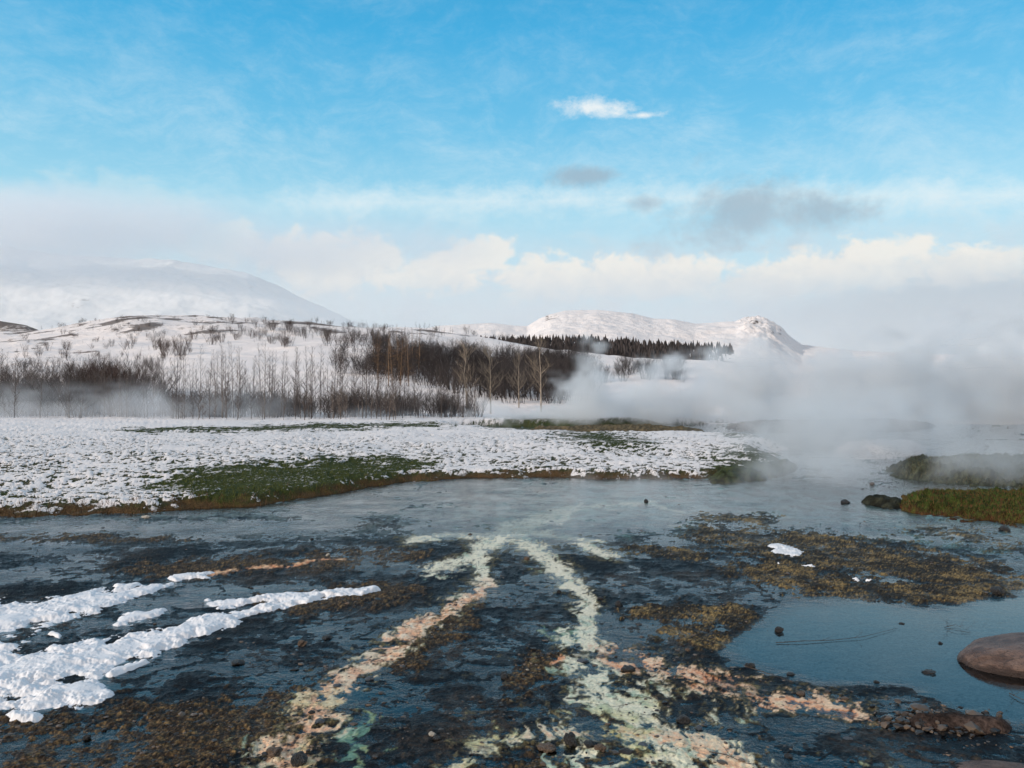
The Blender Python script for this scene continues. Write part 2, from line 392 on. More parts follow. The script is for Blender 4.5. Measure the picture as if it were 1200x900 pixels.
# ================================================================== ground sheet
def nonuni(a, b, step, out, grow=1.12, mx=30):
    xs = list(np.arange(a, b, step)); s = step
    lo, hi = [], []
    x = a
    while x > a - out: s = min(s * grow, mx); x -= s; lo.append(x)
    s = step; x = xs[-1]
    while x < b + out: s = min(s * grow, mx); x += s; hi.append(x)
    return np.array(lo[::-1] + xs + hi)
def build_flat():
    cx = nonuni(-60, 1260, 1.35, 1700)
    rows = np.concatenate([np.arange(483, 560, 1.6), np.arange(560, 930, 1.05), np.geomspace(931, 2300, 90)])[::-1]
    PX, PY = np.meshgrid(cx, rows)
    Y = F * EYE / (PY - HY); Xw = (PX - 600) / F * Y
    x, y = Xw.ravel(), Y.ravel()
    M, px, py = masks(x, y)
    z = flat_z(x, y, M)
    V = np.stack([x, y, z], 1)
    me = mesh_np('sinter_flat', V, grid_faces(len(rows), len(cx)))
    # colours
    n3 = fbm(x * 1.1, y * 1.1, 131, 4); n4 = fbm(x * 14, y * 14, 141, 3, g=.6)
    def C(r, g, b): return np.array([r, g, b])
    def lerp(a, b, f): return a * (1 - f[:, None]) + b * f[:, None]
    n5 = M['n5']; n6 = fbm(x * 55, y * 42, 161, 2)
    c = lerp(np.tile(C(.004, .006, .009), (len(x), 1)), C(.045, .034, .026), ss(.0, .7, n3 + n4 * .35 + n5 * .3))
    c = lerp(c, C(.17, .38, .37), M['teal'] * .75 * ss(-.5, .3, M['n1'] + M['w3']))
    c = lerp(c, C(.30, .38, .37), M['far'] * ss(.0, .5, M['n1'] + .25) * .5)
    bc = lerp(np.tile(C(.030, .018, .010), (len(x), 1)), C(.23, .145, .06), ss(-.15, .6, n4 * .4 + n5 * .4 + n6 * .5))
    c = lerp(c, bc, M['brown'] * .9)
    mc = lerp(np.tile(C(.022, .015, .008), (len(x), 1)), C(.34, .225, .085), ss(-.12, .6, n4 * .3 + n5 * .35 + n6 * .5 + M['w3'] * .7))
    c = lerp(c, mc, M['mat'] * .95)
    c = lerp(c, C(.15, .125, .06), M['halo'] * .75 * ss(-.3, .3, n5 + M['n2']))
    c = lerp(c, C(.17, .34, .25), M['mint'] * .7)
    pc = lerp(np.tile(C(.72, .30, .14), (len(x), 1)), C(.80, .54, .34), ss(-.3, .5, M['n2'] + n5 * .4 + M['w3'] * .4))
    c = lerp(c, pc, M['peach'] * .92)
    cc = lerp(np.tile(C(.84, .77, .58), (len(x), 1)), C(.36, .50, .38), ss(.08, .6, M['n2'] * .7 + M['w3'] * .8 + n5 * .3))
    c = lerp(c, cc, M['cream'] * (.85 - .6 * M['peach'] * ss(660, 700, py)))
    c = lerp(c, C(.10, .07, .045), .75 * ss(.12, .45, -M['w3'] + n5 * .4) * np.maximum(M['cream'], M['peach']) * ss(680, 760, py))
    c = lerp(c, C(.44, .42, .14), .6 * np.maximum(M['mint'], M['cream']) * ss(790, 850, py) * ss(.0, .4, n3 + M['n2'] * .5))
    c = lerp(c, C(.13, .17, .19), M['pool'] * .8)  # bed colour lightened to stand in for pale sky reflected in the pool
    k = (M['core'] * ss(-.1, .4, M['n2'] + n5 * .6))
    c = lerp(c, C(.84, .78, .66), k * .5 * (1 - .6 * ss(740, 800, py)) * np.maximum(M['cream'], M['peach'] * .6))
    # crevices between crusts
    cr = ss(.07, .0, np.abs(fbm(x * 5, y * 5, 151, 4))) * ss(-.2, .3, n3 + .2)
    c = c * (1 - .75 * cr[:, None])
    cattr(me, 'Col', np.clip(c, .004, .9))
    fattr(me, 'st', np.maximum.reduce([M['cream'], M['peach'], M['mint']])); fattr(me, 'wet', np.clip(ss(.012, -.004, z) + .35, 0, 1))
    return link('ground', me, MG, kind='structure', label='dark wet sinter flat with cream, pink and mint mineral streaks', cat='ground')
build_flat()

def build_water():
    cx = nonuni(-60, 1260, 5, 1700); rows = np.concatenate([np.arange(478.3, 600, 1.5), np.arange(600, 930, 3), np.geomspace(931, 2300, 60)])[::-1]
    PX, PY = np.meshgrid(cx, rows); Y = F * EYE / (PY - HY); Xw = (PX - 600) / F * Y
    x, y = Xw.ravel(), Y.ravel(); M, px, py = masks(x, y)
    me = mesh_np('water', np.stack([x, y, np.zeros_like(x)], 1), grid_faces(len(rows), len(cx)))
    st = np.maximum.reduce([M['cream'], M['peach'], M['mint']])
    fattr(me, 'rip', np.clip((.34 + .3 * fbm(x * .9, y * 1.2, 55, 3)) * (1 - .93 * M['pool']) * (1 - .6 * M['far']), .025, 1))
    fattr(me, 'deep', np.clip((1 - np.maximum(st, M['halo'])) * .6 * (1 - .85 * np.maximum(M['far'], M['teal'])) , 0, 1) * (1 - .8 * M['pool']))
    return link('water', me, MW, kind='structure', label='thin warm stream water spreading over the dark flat', cat='water')
build_water()

# ================================================================== meadow
def build_meadow():
    cx = nonuni(-60, 1010, 1.5, 800); rows = np.concatenate([np.geomspace(488.8, 520, 60), np.arange(520.5, 625, .55), np.geomspace(625.5, 700, 30)])[::-1]
    PX, PY = np.meshgrid(cx, rows); Y = F * EYE / (PY - HY); Xw = (PX - 600) / F * Y
    x, y = Xw.ravel(), Y.ravel()
    z, d, right, poolm, lump, px, py = meadow_z(x, y)
    # green and brown openings
    gw = fbm(x * .8, y * .8, 201, 4)
    q = px + gw * 22; r = py + gw * 5
    green = np.maximum.reduce([
        caps(q, r, [(210, 578, 50), (300, 570, 74), (400, 562, 84), (480, 553, 44)], 5.5),
        caps(q, r, [(260, 586, 60), (330, 580, 70), (400, 570, 50)], 6),
        caps(q, r, [(160, 516, 40), (310, 513, 50)], 10), caps(q, r, [(340, 511, 60), (490, 507, 50)], 10) * .8,
        caps(q, r, [(690, 522, 60), (730, 532, 50)], 6) * .65, caps(q, r, [(10, 590, 24)], 5) * .5,
        caps(q, r, [(600, 505, 60), (760, 505, 40)], 10) * .5, caps(q, r, [(860, 552, 36), (905, 540, 30)], 3.0) * .6,
        caps(q, r, [(870, 521, 30), (930, 524, 20)], 6) * .7])
    edge = ss(.62, .05, d + .45 * fbm(x * 2.2, y * 2.2, 77, 4))
    grey = ss(.0, -.12, lump) * .42                     # dark gaps between tussocks
    near = ss(40, 14, y)
    snow = .84 - grey * (.45 + .8 * near) - .47 * ss(-.25, .75, green + .55 * fbm(x * 1.7, y * 1.7, 207, 4) - .25 * lump) - .9 * edge * (1 - .5 * ss(.0, .3, lump)) - .5 * poolm - .13 * ss(.0, .4, fbm(x * .5, y * .5, 205, 3)) * near
    snow = snow - .35 * caps(px, py, [(620, 498, 60), (760, 500, 60)], 8).clip(0, 1)
    snow = snow - .5 * ss(26, 20, y) * ss(880, 925, px)
    def lerp(a, b, f): return a * (1 - f[:, None]) + b * f[:, None]
    nn = fbm(x * 6, y * 6, 211, 3)
    c = lerp(np.tile([.035, .045, .018], (len(x), 1)), np.array([.10, .085, .05]), ss(-.2, .4, nn))
    c = lerp(c, np.array([.045, .054, .014]), ss(-.3, .3, green + nn * .4))
    c = lerp(c, np.array([.095, .052, .025]), edge * .8)
    c = lerp(c, np.array([.02, .014, .01]), ss(.05, -.08, d))
    me_v = np.stack([x, y, z], 1)
    keep = (z > -.08)
    V, Q, c, snow = trim(me_v, grid_faces(len(rows), len(cx)), keep, c, snow)
    me = mesh_np('meadow', V, Q); cattr(me, 'Col', c); fattr(me, 'snow', snow)
    link('field', me, MM, kind='structure', label='snow covered tussock meadow with green grassy openings', cat='field')
build_meadow()

# ================================================================== mossy mounds on the right
def mound(name, pts, h, label, cat, seed, top=(.05, .095, .02), side=(.10, .045, .02), snow=0.0, ky=3.0, kind=None, rough=.05, step=1.6, box=None, group=None):
    xs = [p[0] for p in pts]; ys = [p[1] for p in pts]; R = max(p[2] for p in pts)
    cx = np.arange(min(xs) - R * 1.4, max(xs) + R * 1.4, step); rows = np.arange(max(min(ys) - R * 1.3 / ky - 4, HY + 12), max(ys) + R * 1.3 / ky + 8, step * .45)[::-1]
    PX, PY = np.meshgrid(cx, rows); Y = F * EYE / (PY - HY); Xw = (PX - 600) / F * Y
    x, y = Xw.ravel(), Y.ravel()
    px, py = to_px(x, y)
    w = fbm(x * 1.5, y * 1.5, seed, 4)
    e = caps(px, py, pts, ky) + w * .22
    s = ss(-.02, .95, e)
    z = -.06 + (h + .06) * np.clip(s, 0, 1) ** .85 * (1 + .25 * fbm(x * .9, y * .9, seed + 5, 3)) + (rough * fbm(x * 4, y * 4, seed + 9, 4) + rough * .4 * noise(x * 13, y * 13, seed + 3)) * ss(0, .2, e)
    def lerp(a, b, f): return a * (1 - f[:, None]) + b * f[:, None]
    n = fbm(x * 6, y * 6, seed + 11, 4)
    c = lerp(np.tile(np.array(side) * .6, (len(x), 1)), np.array(side) * 1.4, ss(-.3, .4, n))
    tc = lerp(np.tile(np.array(top) * .55, (len(x), 1)), np.array(top) * 1.5, ss(-.3, .4, n))
    c = lerp(c, tc, ss(.15, .5, e + n * .35))
    keep = z > -.05
    V, Q, c, e2 = trim(np.stack([x, y, z], 1), grid_faces(len(rows), len(cx)), keep, c, e)
    # local origin at its base
    o0 = np.array([V[:, 0].mean(), V[:, 1].mean(), 0]); V = V - o0
    me = mesh_np(name, V, Q); cattr(me, 'Col', c); fattr(me, 'snow', np.full(len(V), snow))
    return link(name, me, MM, loc=o0, label=label, cat=cat, kind=kind, group=group)
mound('mossy_bank', [(1085, 590, 42), (1150, 592, 66), (1240, 596, 80), (1400, 600, 90)], .20, 'low bank of bright green moss with rusty brown edge at right', 'bank', 301, top=(.040, .056, .012), side=(.085, .040, .018), ky=3.0, rough=.09)
mound('moss_hummock', [(855, 556, 40), (890, 553, 36), (920, 548, 20)], .20, 'green mossy hummock at the right end of the snowy meadow', 'mound', 311, top=(.045, .055, .022), side=(.06, .05, .03), ky=3.0, rough=.09)
mound('grassy_mound', [(1080, 552, 50), (1130, 553, 70), (1220, 554, 90), (1400, 554, 90)], .34, 'grey green grassy mound veiled by steam above the mossy bank', 'mound', 321, top=(.065, .068, .042), side=(.06, .065, .045), ky=4.0, rough=.10)
mound('brown_bank', [(640, 511, 40), (740, 509, 60), (800, 511, 40)], .42, 'brown grassy bank behind the steaming pool beyond the meadow', 'bank', 331, top=(.13, .095, .05), side=(.09, .06, .035), ky=5)
mound('dark_peat_bank', [(900, 500, 60), (1040, 498, 70)], .32, 'dark peaty bank half hidden in the steam beyond the meadow', 'bank', 341, top=(.10, .075, .06), side=(.06, .05, .045), ky=7, rough=.12, snow=.35)
mound('snowy_knoll', [(1000, 530, 30), (1060, 528, 30)], .35, 'small pale snow dusted knoll inside the steam', 'mound', 345, top=(.3, .3, .3), side=(.1, .1, .08), snow=.6, ky=3)
mound('peat_ridge', [(1020, 588, 16), (1048, 592, 18)], .10, 'small dark clump of peat in the stream beside the mossy bank', 'mound', 351, top=(.03, .03, .02), side=(.02, .018, .014), ky=3)

# ================================================================== foreground snow sheets
def snow_sheet(name, shapes, label, thick, seed, ky=2.4, step=1.0, grit=.8):
    allp = [p for s in shapes for p in s]
    x0, x1 = min(p[0] - p[2] for p in allp) - 12, max(p[0] + p[2] for p in allp) + 12
    y0, y1 = min(p[1] - p[2] / ky for p in allp) - 8, max(p[1] + p[2] / ky for p in allp) + 8
    cx = np.arange(x0, x1, step); rows = np.arange(y0, y1, step * .55)[::-1]
    PX, PY = np.meshgrid(cx, rows); Y = F * EYE / (PY - HY); Xw = (PX - 600) / F * Y
    x, y = Xw.ravel(), Y.ravel(); px, py = to_px(x, y)
    n = fbm(x * 4.2, y * 4.0, seed, 5, g=.6) + .12 * fbm(x * 16, y * 13, seed + 1, 2)
    qx = px + 16 * fbm(x * 2.2, y * 2.2, seed + 2, 3); qy = py + 6 * fbm(x * 2.2, y * 2.2, seed + 4, 3)
    e = np.maximum.reduce([caps(qx, qy, s, ky) for s in shapes]) + n * grit
    s = ss(-.02, .75, e)
    zg = flat_z(x, y)
    zb = np.maximum(zg, 0)
    z = np.where(e > -.02, zb + thick * s * (1 + .6 * fbm(x * 3.5, y * 3.5, seed + 6, 2)) - .004, zg - .03)
    V, Q, ee = trim(np.stack([x, y, z], 1), grid_faces(len(rows), len(cx)), e > -.02, e)
    me = mesh_np(name, V, Q); fattr(me, 'edge', ss(.30, .0, ee))
    return link(name, me, MS, kind='stuff', label=label, cat='snow')
snow_sheet('snow', [[(-60, 728, 44), (20, 724, 44), (70, 716, 38), (110, 703, 26), (165, 692, 16), (192, 686, 8)], [(-60, 706, 30), (0, 714, 22)],
                    [(140, 729, 12), (165, 723, 17), (186, 716, 10)], [(212, 677, 10), (232, 675, 9), (250, 674, 10)], [(5, 755, 18), (-20, 752, 24)], [(70, 744, 7)], [(140, 688, 10), (160, 684, 8)]],
           'lumpy white snow patch at the left edge of the wet flat, the upper one', .026, 401)
snow_sheet('snow', [[(-60, 802, 74), (20, 790, 70), (90, 774, 52), (150, 758, 36), (200, 747, 29), (245, 730, 22), (275, 722, 15), (300, 716, 10)],
                    [(262, 708, 12), (300, 702, 12), (350, 700, 12), (400, 697, 12), (438, 692, 8)], [(300, 716, 10), (330, 708, 9), (370, 702, 8)],
                    [(60, 816, 44), (100, 808, 34), (122, 812, 14)], [(30, 838, 20), (48, 840, 15)], [(140, 790, 10), (170, 775, 9)]],
           'large lumpy white snow patch reaching from the left edge towards the pink streak', .034, 431)
snow_sheet('snow', [[(905, 642, 10), (922, 646, 15), (936, 650, 6)], [(950, 663, 5)], [(1000, 678, 6)], [(1016, 677, 3)], [(915, 662, 3)]],
           'small bright snow remnants lying on the brown algae mat', .02, 451, step=.7, grit=.4)

# ================================================================== hills and mountains
def build_hill():
    cx = np.arange(-690, 1890, 3.0); ds = np.exp(np.linspace(math.log(46.2), math.log(455), 520))
    PX, D = np.meshgrid(cx, ds); x = ((PX - 600) / F * D).ravel(); y = D.ravel()
    z = hill_z(x, y)
    px = PX.ravel()
    py = HY - (z - 2) * F / y
    dark = .17 + .35 * ss(400, 380, py) + .65 * ss(.0, .5, fbm(x * .05, y * .05, 501, 3)) * ss(120, 190, y)
    dark = dark - .9 * ss(-.1, .3, caps(px, py, [(170, 425, 40), (300, 425, 70), (430, 425, 26)], 1.6)) - .5 * ss(0, .5, caps(px, py, [(520, 405, 60), (600, 404, 80), (740, 425, 60)], 5))
    me = mesh_np('hill', np.stack([x, y, z], 1), grid_faces(len(ds), len(cx))); fattr(me, 'dark', dark)
    link('hill', me, MH, kind='structure', label='snow covered hillside rising behind the bare trees', cat='hill')
build_hill()
def ridge(name, pts, y0, y1, yb, label, mat, seed, amp, rocks=(), x0=-900, x1=2100, step=3.0, base=0.0, sharp=1.0):
    cx = np.arange(x0, x1, step); ts = np.linspace(0, 1.6, 260)
    PX, T = np.meshgrid(cx, ts)
    D = np.where(T <= 1, y0 + (y1 - y0) * T, y1 + (yb - y1) * (T - 1) / .6)
    pr = np.interp(PX, [p[0] for p in pts], [p[1] for p in pts])
    zr = 2 + (HY - pr) * y1 / F
    tt = np.clip(T, 0, 1); prof = tt * tt * (3 - 2 * tt) * .5 + tt * .5
    back = 1 - ss(1, 1.6, T)
    x = (PX - 600) / F * D
    k = 1.0 / (y1 * .06)
    n = fbm(x * k, D * k, seed, 6, g=.55)
    z = base + (zr - base) * np.where(T <= 1, prof, back) + amp * n * ss(0, .35, T) * (1 - .85 * ss(.85, 1, T) * ss(1.1, 1, T))
    if name == 'hills':
        pk = ss(0, .7, caps(PX, HY - (z - 2) * F / D, [(880, 376, 26), (905, 388, 24)], 1.2)); z = z + pk * (4.5 * np.abs(fbm(x * .11, D * .05, 77, 5, g=.6)) - .6)
    rk = np.zeros_like(x)
    py = HY - (z - 2) * F / D
    for (a, b, r, ky, v) in rocks: rk = np.maximum(rk, v * ss(0, .8, caps(PX, py, [(a, b, r)], ky)))
    me = mesh_np(name, np.stack([x.ravel(), D.ravel(), z.ravel()], 1), grid_faces(len(ts), len(cx))); fattr(me, 'rock', rk)
    return link(name, me, mat, kind='structure', label=label, cat='hill' if name == 'hills' else 'mountain')
ridge('hills', [(-900, 440), (380, 396), (430, 384), (470, 383), (500, 384), (540, 380), (575, 378), (600, 381), (618, 382), (632, 374), (645, 368), (662, 364), (700, 363), (740, 367), (765, 373), (790, 374), (815, 379), (850, 377), (862, 376.5), (872, 373.5), (882, 371.5), (890, 371.5), (900, 374), (912, 382), (926, 394), (940, 404), (1000, 411), (1100, 415), (1300, 418), (2100, 430)],
      330, 640, 900, 'snowy ridge with a rocky peak at its right end', mat_mount('far snowy ridge', .34, .5, .035, .55), 601, 3.2,
      rocks=[(645, 371, 22, 1.6, .30), (882, 377, 24, 1.3, .20), (905, 386, 22, 1.0, .14), (720, 372, 60, 3, .05), (650, 377, 60, 3, .08), (790, 376, 30, 3, .1)], step=1.5, x0=300, x1=1500)
ridge('mountain', [(-900, 262), (-200, 272), (0, 290), (60, 298), (130, 302), (200, 306), (250, 313), (290, 321), (320, 333), (350, 348), (390, 366), (430, 385), (520, 410), (900, 450)],
      900, 2300, 3200, 'pale snowy mountain fading into cloud at left', mat_mount('pale mountain', .24, .44, .012, .5, (.76, .79, .83)), 641, 15,
      rocks=[(80, 345, 60, 2.2, .10), (100, 310, 50, 3, .05)], x0=-900, x1=950, step=2.2)
ridge('hill', [(-900, 372), (-40, 372), (0, 376), (30, 381), (60, 392), (110, 410), (200, 440)], 480, 560, 700, 'low dark wooded rise at the left edge below the mountain',
      mat_mount('dark rise', -.25, .05, .05, .6), 661, 2.0, x0=-900, x1=260, step=3)
# a base sheet out to the horizon
def build_base():
    r = np.geomspace(60, 9000, 40); a = np.linspace(0, 2 * math.pi, 73)[:-1]
    V = [(0, 0, -.12)] ; V2 = [(R * math.sin(t), R * math.cos(t), -.12 if R < 100 else -.4) for R in r for t in a]
    V = np.array(V + V2); T = [(0, 1 + i, 1 + (i + 1) % 72) for i in range(72)]
    Q = [(1 + j * 72 + i, 1 + (j + 1) * 72 + i, 1 + (j + 1) * 72 + (i + 1) % 72, 1 + j * 72 + (i + 1) % 72) for j in range(39) for i in range(72)]
    m, t, o = newmat('snowy plain'); p = geo(t); X_, Y_, Z_ = sep(t, p)
    far = (X_ * X_ + Y_ * Y_).pow(.5).sstep(30, 60)
    c = mixc(t, far, (.03, .03, .032), mixc(t, tnoise(t, p, .08, 6, .65).sstep(.45, .6), (.8, .78, .78), (.35, .32, .3)))
    principled(t, o, c, .8, None, .2)
    link('terrain', mesh_np('terrain', V, np.array(Q), np.array(T)), m, kind='structure', label='snow dusted plain reaching to the horizon', cat='terrain')
build_base()

# ================================================================== trees
class TB:
    def __init__(s): s.v = []; s.q = []; s.n = 0
    def tube(s, P, R, k=3):
        P = [Vector(p) for p in P]
        for i, p in enumerate(P):
            d = (P[min(i + 1, len(P) - 1)] - P[max(i - 1, 0)]).normalized()
            a = d.orthogonal().normalized(); b = d.cross(a)
            for j in range(k):
                t = 2 * math.pi * j / k
                s.v.append(tuple(p + (a * math.cos(t) + b * math.sin(t)) * R[i]))
        for i in range(len(P) - 1):
            for j in range(k):
                a0 = s.n + i * k + j; a1 = s.n + i * k + (j + 1) % k
                s.q.append((a0, a1, a1 + k, a0 + k))
        s.n += len(P) * k
    def arr(s): return np.array(s.v, np.float32), np.array(s.q, np.int32)
def rnd(a, b): return random.uniform(a, b)
def branchy(tb, p, d, L, r, lev, kids, up=.25, k=3):
    pts = [Vector(p)]; dd = Vector(d).normalized(); seg = 3
    for i in range(seg):
        dd = (dd + Vector((rnd(-.18, .18), rnd(-.18, .18), rnd(-.05, .12) + up * .35))).normalized()
        pts.append(pts[-1] + dd * L / seg)
    tb.tube(pts, [r, r * .75, r * .5, r * .22], k)
    if lev <= 0: return
    for i in range(kids):
        t = rnd(.2, .95); j = min(int(t * seg), seg - 1); q = pts[j].lerp(pts[j + 1], t * seg - j)
        sd = Vector((rnd(-1, 1), rnd(-1, 1), rnd(-.1, .7))).normalized()
        branchy(tb, q, (dd * .8 + sd * .9), L * rnd(.35, .6), r * .5, lev - 1, max(2, kids - 2), up, 3)
def slender_tree(h, seed, lean=.03, br=34, blen=.22, up=.45, tr=.05, start=.18, droop=0.0):
    random.seed(seed); T, C = TB(), TB()
    pts = [Vector((0, 0, -.3))]; n = 7; dx, dy = rnd(-lean, lean), rnd(-lean, lean)
    for i in range(1, n + 1):
        pts.append(Vector((dx * i * h / n + rnd(-.05, .05), dy * i * h / n + rnd(-.05, .05), h * i / n)))
    T.tube(pts, [tr * (1 - .88 * i / n) for i in range(n + 1)], 5)
    for i in range(br):
        t = start + (1 - start) * (i + rnd(0, 1)) / br; t = min(t, .98)
        j = min(int(t * n), n - 1); q = pts[j].lerp(pts[j + 1], t * n - j)
        a = rnd(0, 6.283); env = (1 - t) ** .7 * (.55 + .45 * min(1, (t - start) / .25)) + .12
        L = h * blen * env * rnd(.6, 1.25)
        branchy(C, q, (math.cos(a), math.sin(a), up), L, .016 * (1.15 - t * .6), 1, 5, up - droop)
    return T.arr(), C.arr()
def broad_tree(h, seed, br=26, tr=.08):
    random.seed(seed); T, C = TB(), TB()
    pts = [Vector((0, 0, -.3)), Vector((rnd(-.1, .1), 0, h * .25)), Vector((rnd(-.2, .2), rnd(-.1, .1), h * .55)), Vector((rnd(-.2, .2), rnd(-.1, .1), h * .95))]
    T.tube(pts, [tr, tr * .8, tr * .5, tr * .15], 6)
    for i in range(br):
        t = rnd(.22, .95); q = pts[0].lerp(pts[3], t); q = Vector((q.x * .6, q.y * .6, h * t))
        a = rnd(0, 6.283); branchy(C, q, (math.cos(a), math.sin(a), rnd(.5, 1.1)), h * rnd(.22, .40) * (1.15 - t * .7), .022, 2, 5, .3)
    return T.arr(), C.arr()
def bush(h, seed, stems=9, lev=2, kids=5):
    random.seed(seed); T, C = TB(), TB()
    for i in range(stems):
        a = rnd(0, 6.283); rr = rnd(0, .25) * h
        p = Vector((math.cos(a) * rr, math.sin(a) * rr, -.2)); d = Vector((math.cos(a) * rnd(.05, .5), math.sin(a) * rnd(.05, .5), 1)).normalized()
        L = h * rnd(.6, 1.0)
        T.tube([p, p + d * L * .5, p + d * L * .95 + Vector((rnd(-.1, .1), rnd(-.1, .1), 0))], [.028, .018, .006], 4)
        for j in range(7):
            t = rnd(.2, .95); q = p + d * L * t; b = rnd(0, 6.283)
            branchy(C, q, (math.cos(b), math.sin(b), rnd(.5, 1.3)), h * rnd(.22, .42) * (1.2 - t * .6), .012, 1, kids, .3)
    return T.arr(), C.arr()
def conifer(h, seed):
    random.seed(seed); T, C = TB(), TB()
    T.tube([(0, 0, -.3), (0, 0, h * .5), (0, 0, h)], [.06, .04, .01], 5)
    v = []; q = []
    for i in range(150):
        t = rnd(.05, 1) ; z = h * t; a = rnd(0, 6.283); L = h * .24 * (1 - t) * rnd(.6, 1.15) + .06
        C.tube([(0, 0, z), (math.cos(a) * L * .6, math.sin(a) * L * .6, z - L * .10), (math.cos(a) * L, math.sin(a) * L, z - L * .22)], [.02, .07, .015], 3)
    return T.arr(), C.arr()

KINDS = {
    'slender': [slender_tree(rnd(4.6, 6.2), 900 + i) for i in range(9)],
    'sapling': [slender_tree(rnd(2.2, 3.6), 930 + i, br=26, blen=.26, tr=.025) for i in range(5)],
    'larch': [slender_tree(rnd(5.5, 6.5), 950 + i, br=60, blen=.17, up=.1, tr=.06, start=.1) for i in range(4)],
    'broad': [broad_tree(rnd(5.5, 6.5), 970 + i) for i in range(4)],
    'bush': [bush(rnd(2.4, 3.2), 990 + i) for i in range(6)],
    'conifer': [conifer(rnd(3, 3.6), 1010 + i) for i in range(2)],
}
HK = {k: [v[0][0][:, 2].max() for v in L] for k, L in KINDS.items()}
BARK = {'slender': mat_bark('grey bark', (.06, .05, .046), (.17, .145, .125)), 'sapling': mat_bark('sapling bark', (.10, .08, .07), (.20, .17, .15)),
        'larch': mat_bark('tan bark', (.17, .11, .07), (.24, .165, .11)), 'broad': mat_bark('pale bark', (.26, .22, .18), (.34, .29, .24)),
        'bush': mat_bark('dark stems', (.05, .035, .03), (.09, .065, .055)), 'conifer': mat_bark('conifer bark', (.05, .04, .03), (.06, .05, .04))}
TWIG = {'slender': mat_bark('grey twigs', (.065, .052, .05), (.15, .12, .11)), 'sapling': mat_bark('sapling twigs', (.10, .08, .075), (.18, .15, .135)),
        'larch': mat_bark('tan twigs', (.16, .10, .06), (.22, .15, .10)), 'broad': mat_bark('pale twigs', (.20, .165, .13), (.28, .23, .18)),
        'bush': mat_bark('dark twigs', (.045, .032, .030), (.085, .06, .055)), 'conifer': mat_bark('needles', (.015, .022, .016), (.03, .035, .025))}
KM = {k: [(mesh_np(k + '_trunk', *v[0]), mesh_np(k + '_crown', *v[1])) for v in L] for k, L in KINDS.items()}
for k, L in KM.items():
    for a, b in L: a.materials.append(BARK[k]); b.materials.append(TWIG[k])
NAME = {'slender': 'bare_tree', 'sapling': 'bare_sapling', 'larch': 'bare_larch', 'broad': 'bare_birch', 'bush': 'bare_bush', 'conifer': 'conifer'}
def ground_at(px, d):
    x = (px - 600) / F * d
    z = float(hill_z(np.array([x]), np.array([d]))[0]); return x, d, z
def find_d(px, py, lo=58, hi=300):
    """distance where the hillside at that bearing has its foot at row py"""
    ds = np.linspace(lo, hi, 200); x = (px - 600) / F * ds; z = hill_z(x, ds); r = HY - (z - 2) * F / ds
    k = np.where(r <= py)[0]
    return float(ds[k[0]]) if len(k) else float(hi)
def tree(kind, px, d, h, label, group):
    i = random.randrange(len(KM[kind])); x, y, z = ground_at(px, d); z = max(z, .34) if d < 70 else z
    s = h / HK[kind][i]
    o = link(NAME[kind], None, loc=(x, y, z), rz=rnd(0, 6.28), label=label, cat='bush' if kind == 'bush' else 'tree', group=group)
    w_ = .78 if kind == 'slender' else 1.0
    o.scale = (s * w_ * rnd(.7, 1.15), s * w_ * rnd(.7, 1.15), s); o.rotation_euler.x = rnd(-.05, .05); o.rotation_euler.y = rnd(-.05, .05)
    link('trunk', KM[kind][i][0], parent=o); link('crown', KM[kind][i][1], parent=o)
    return o
random.seed(21)
def row(kind, n, pxr, dr, hr, label, group, avoid=None):
    for i in range(n):
        px = pxr[0] + (pxr[1] - pxr[0]) * (i + rnd(-.4, 1.4)) / n
        if avoid and avoid(px): continue
        tree(kind, px, rnd(*dr), rnd(*hr), label, group)
row('slender', 64, (-40, 185), (52, 68), (3.0, 5.0), 'slender bare tree rising from the low mist at far left', 'bare trees in the misty left end of the row')
row('slender', 76, (185, 452), (51, 64), (3.2, 5.6), 'slender bare tree standing in the row before the open white slope', 'bare trees in the row before the white slope')
row('sapling', 50, (170, 470), (49.5, 57), (1.4, 3.2), 'short bare sapling at the foot of the tree row before the open white slope', 'saplings at the foot of the row')
row('slender', 26, (455, 560), (53, 64), (2.8, 4.4), 'slender bare tree at the right end of the row, below the brown thicket', 'bare trees at the right end of the row')
row('larch', 13, (436, 492), (84, 112), (5.0, 6.6), 'upright tan brown larch at the left side of the brown thicket', 'tan larches beside the thicket')
for px, d, h, lab in ((547, 66, 5.2, 'pale bare birch, leftmost of the pale ones before the dark thicket'), (575, 64, 5.0, 'pale spreading birch, second of the pale ones before the dark thicket'),
                      (634, 66, 5.6, 'tall pale forked birch nearest the white steam plume'), (608, 70, 4.2, 'small pale birch between two taller pale birches before the thicket')):
    tree('broad', px, d, h, lab, 'pale birches before the thicket')
def bushes(n, pxr, pyr, hr, label, group, kind='bush'):
    for i in range(n):
        px = rnd(*pxr); py = rnd(*pyr); d = find_d(px, py); tree(kind, px, d, rnd(*hr), label, group)
bushes(14, (98, 152), (462, 484), (2.6, 4.2), 'dark dense bush in the black thicket behind the misty left tree row', 'dark bushes in the left thicket')
bushes(9, (182, 232), (398, 418), (2.2, 3.4), 'dark bush in the small clump alone on the upper left slope', 'bushes in the clump on the upper slope')
bushes(60, (245, 445), (378, 408), (1.5, 2.8), 'small dark bush scattered along the crest above the white slope', 'bushes along the crest')
bushes(44, (20, 240), (372, 425), (1.0, 2.2), 'small bush dotted on the snowy upper slope at left', 'bushes dotted on the left slope')
d = find_d(279, 447); tree('larch', 279, d, 3.2, 'lone small conical tree on the open white slope', None)

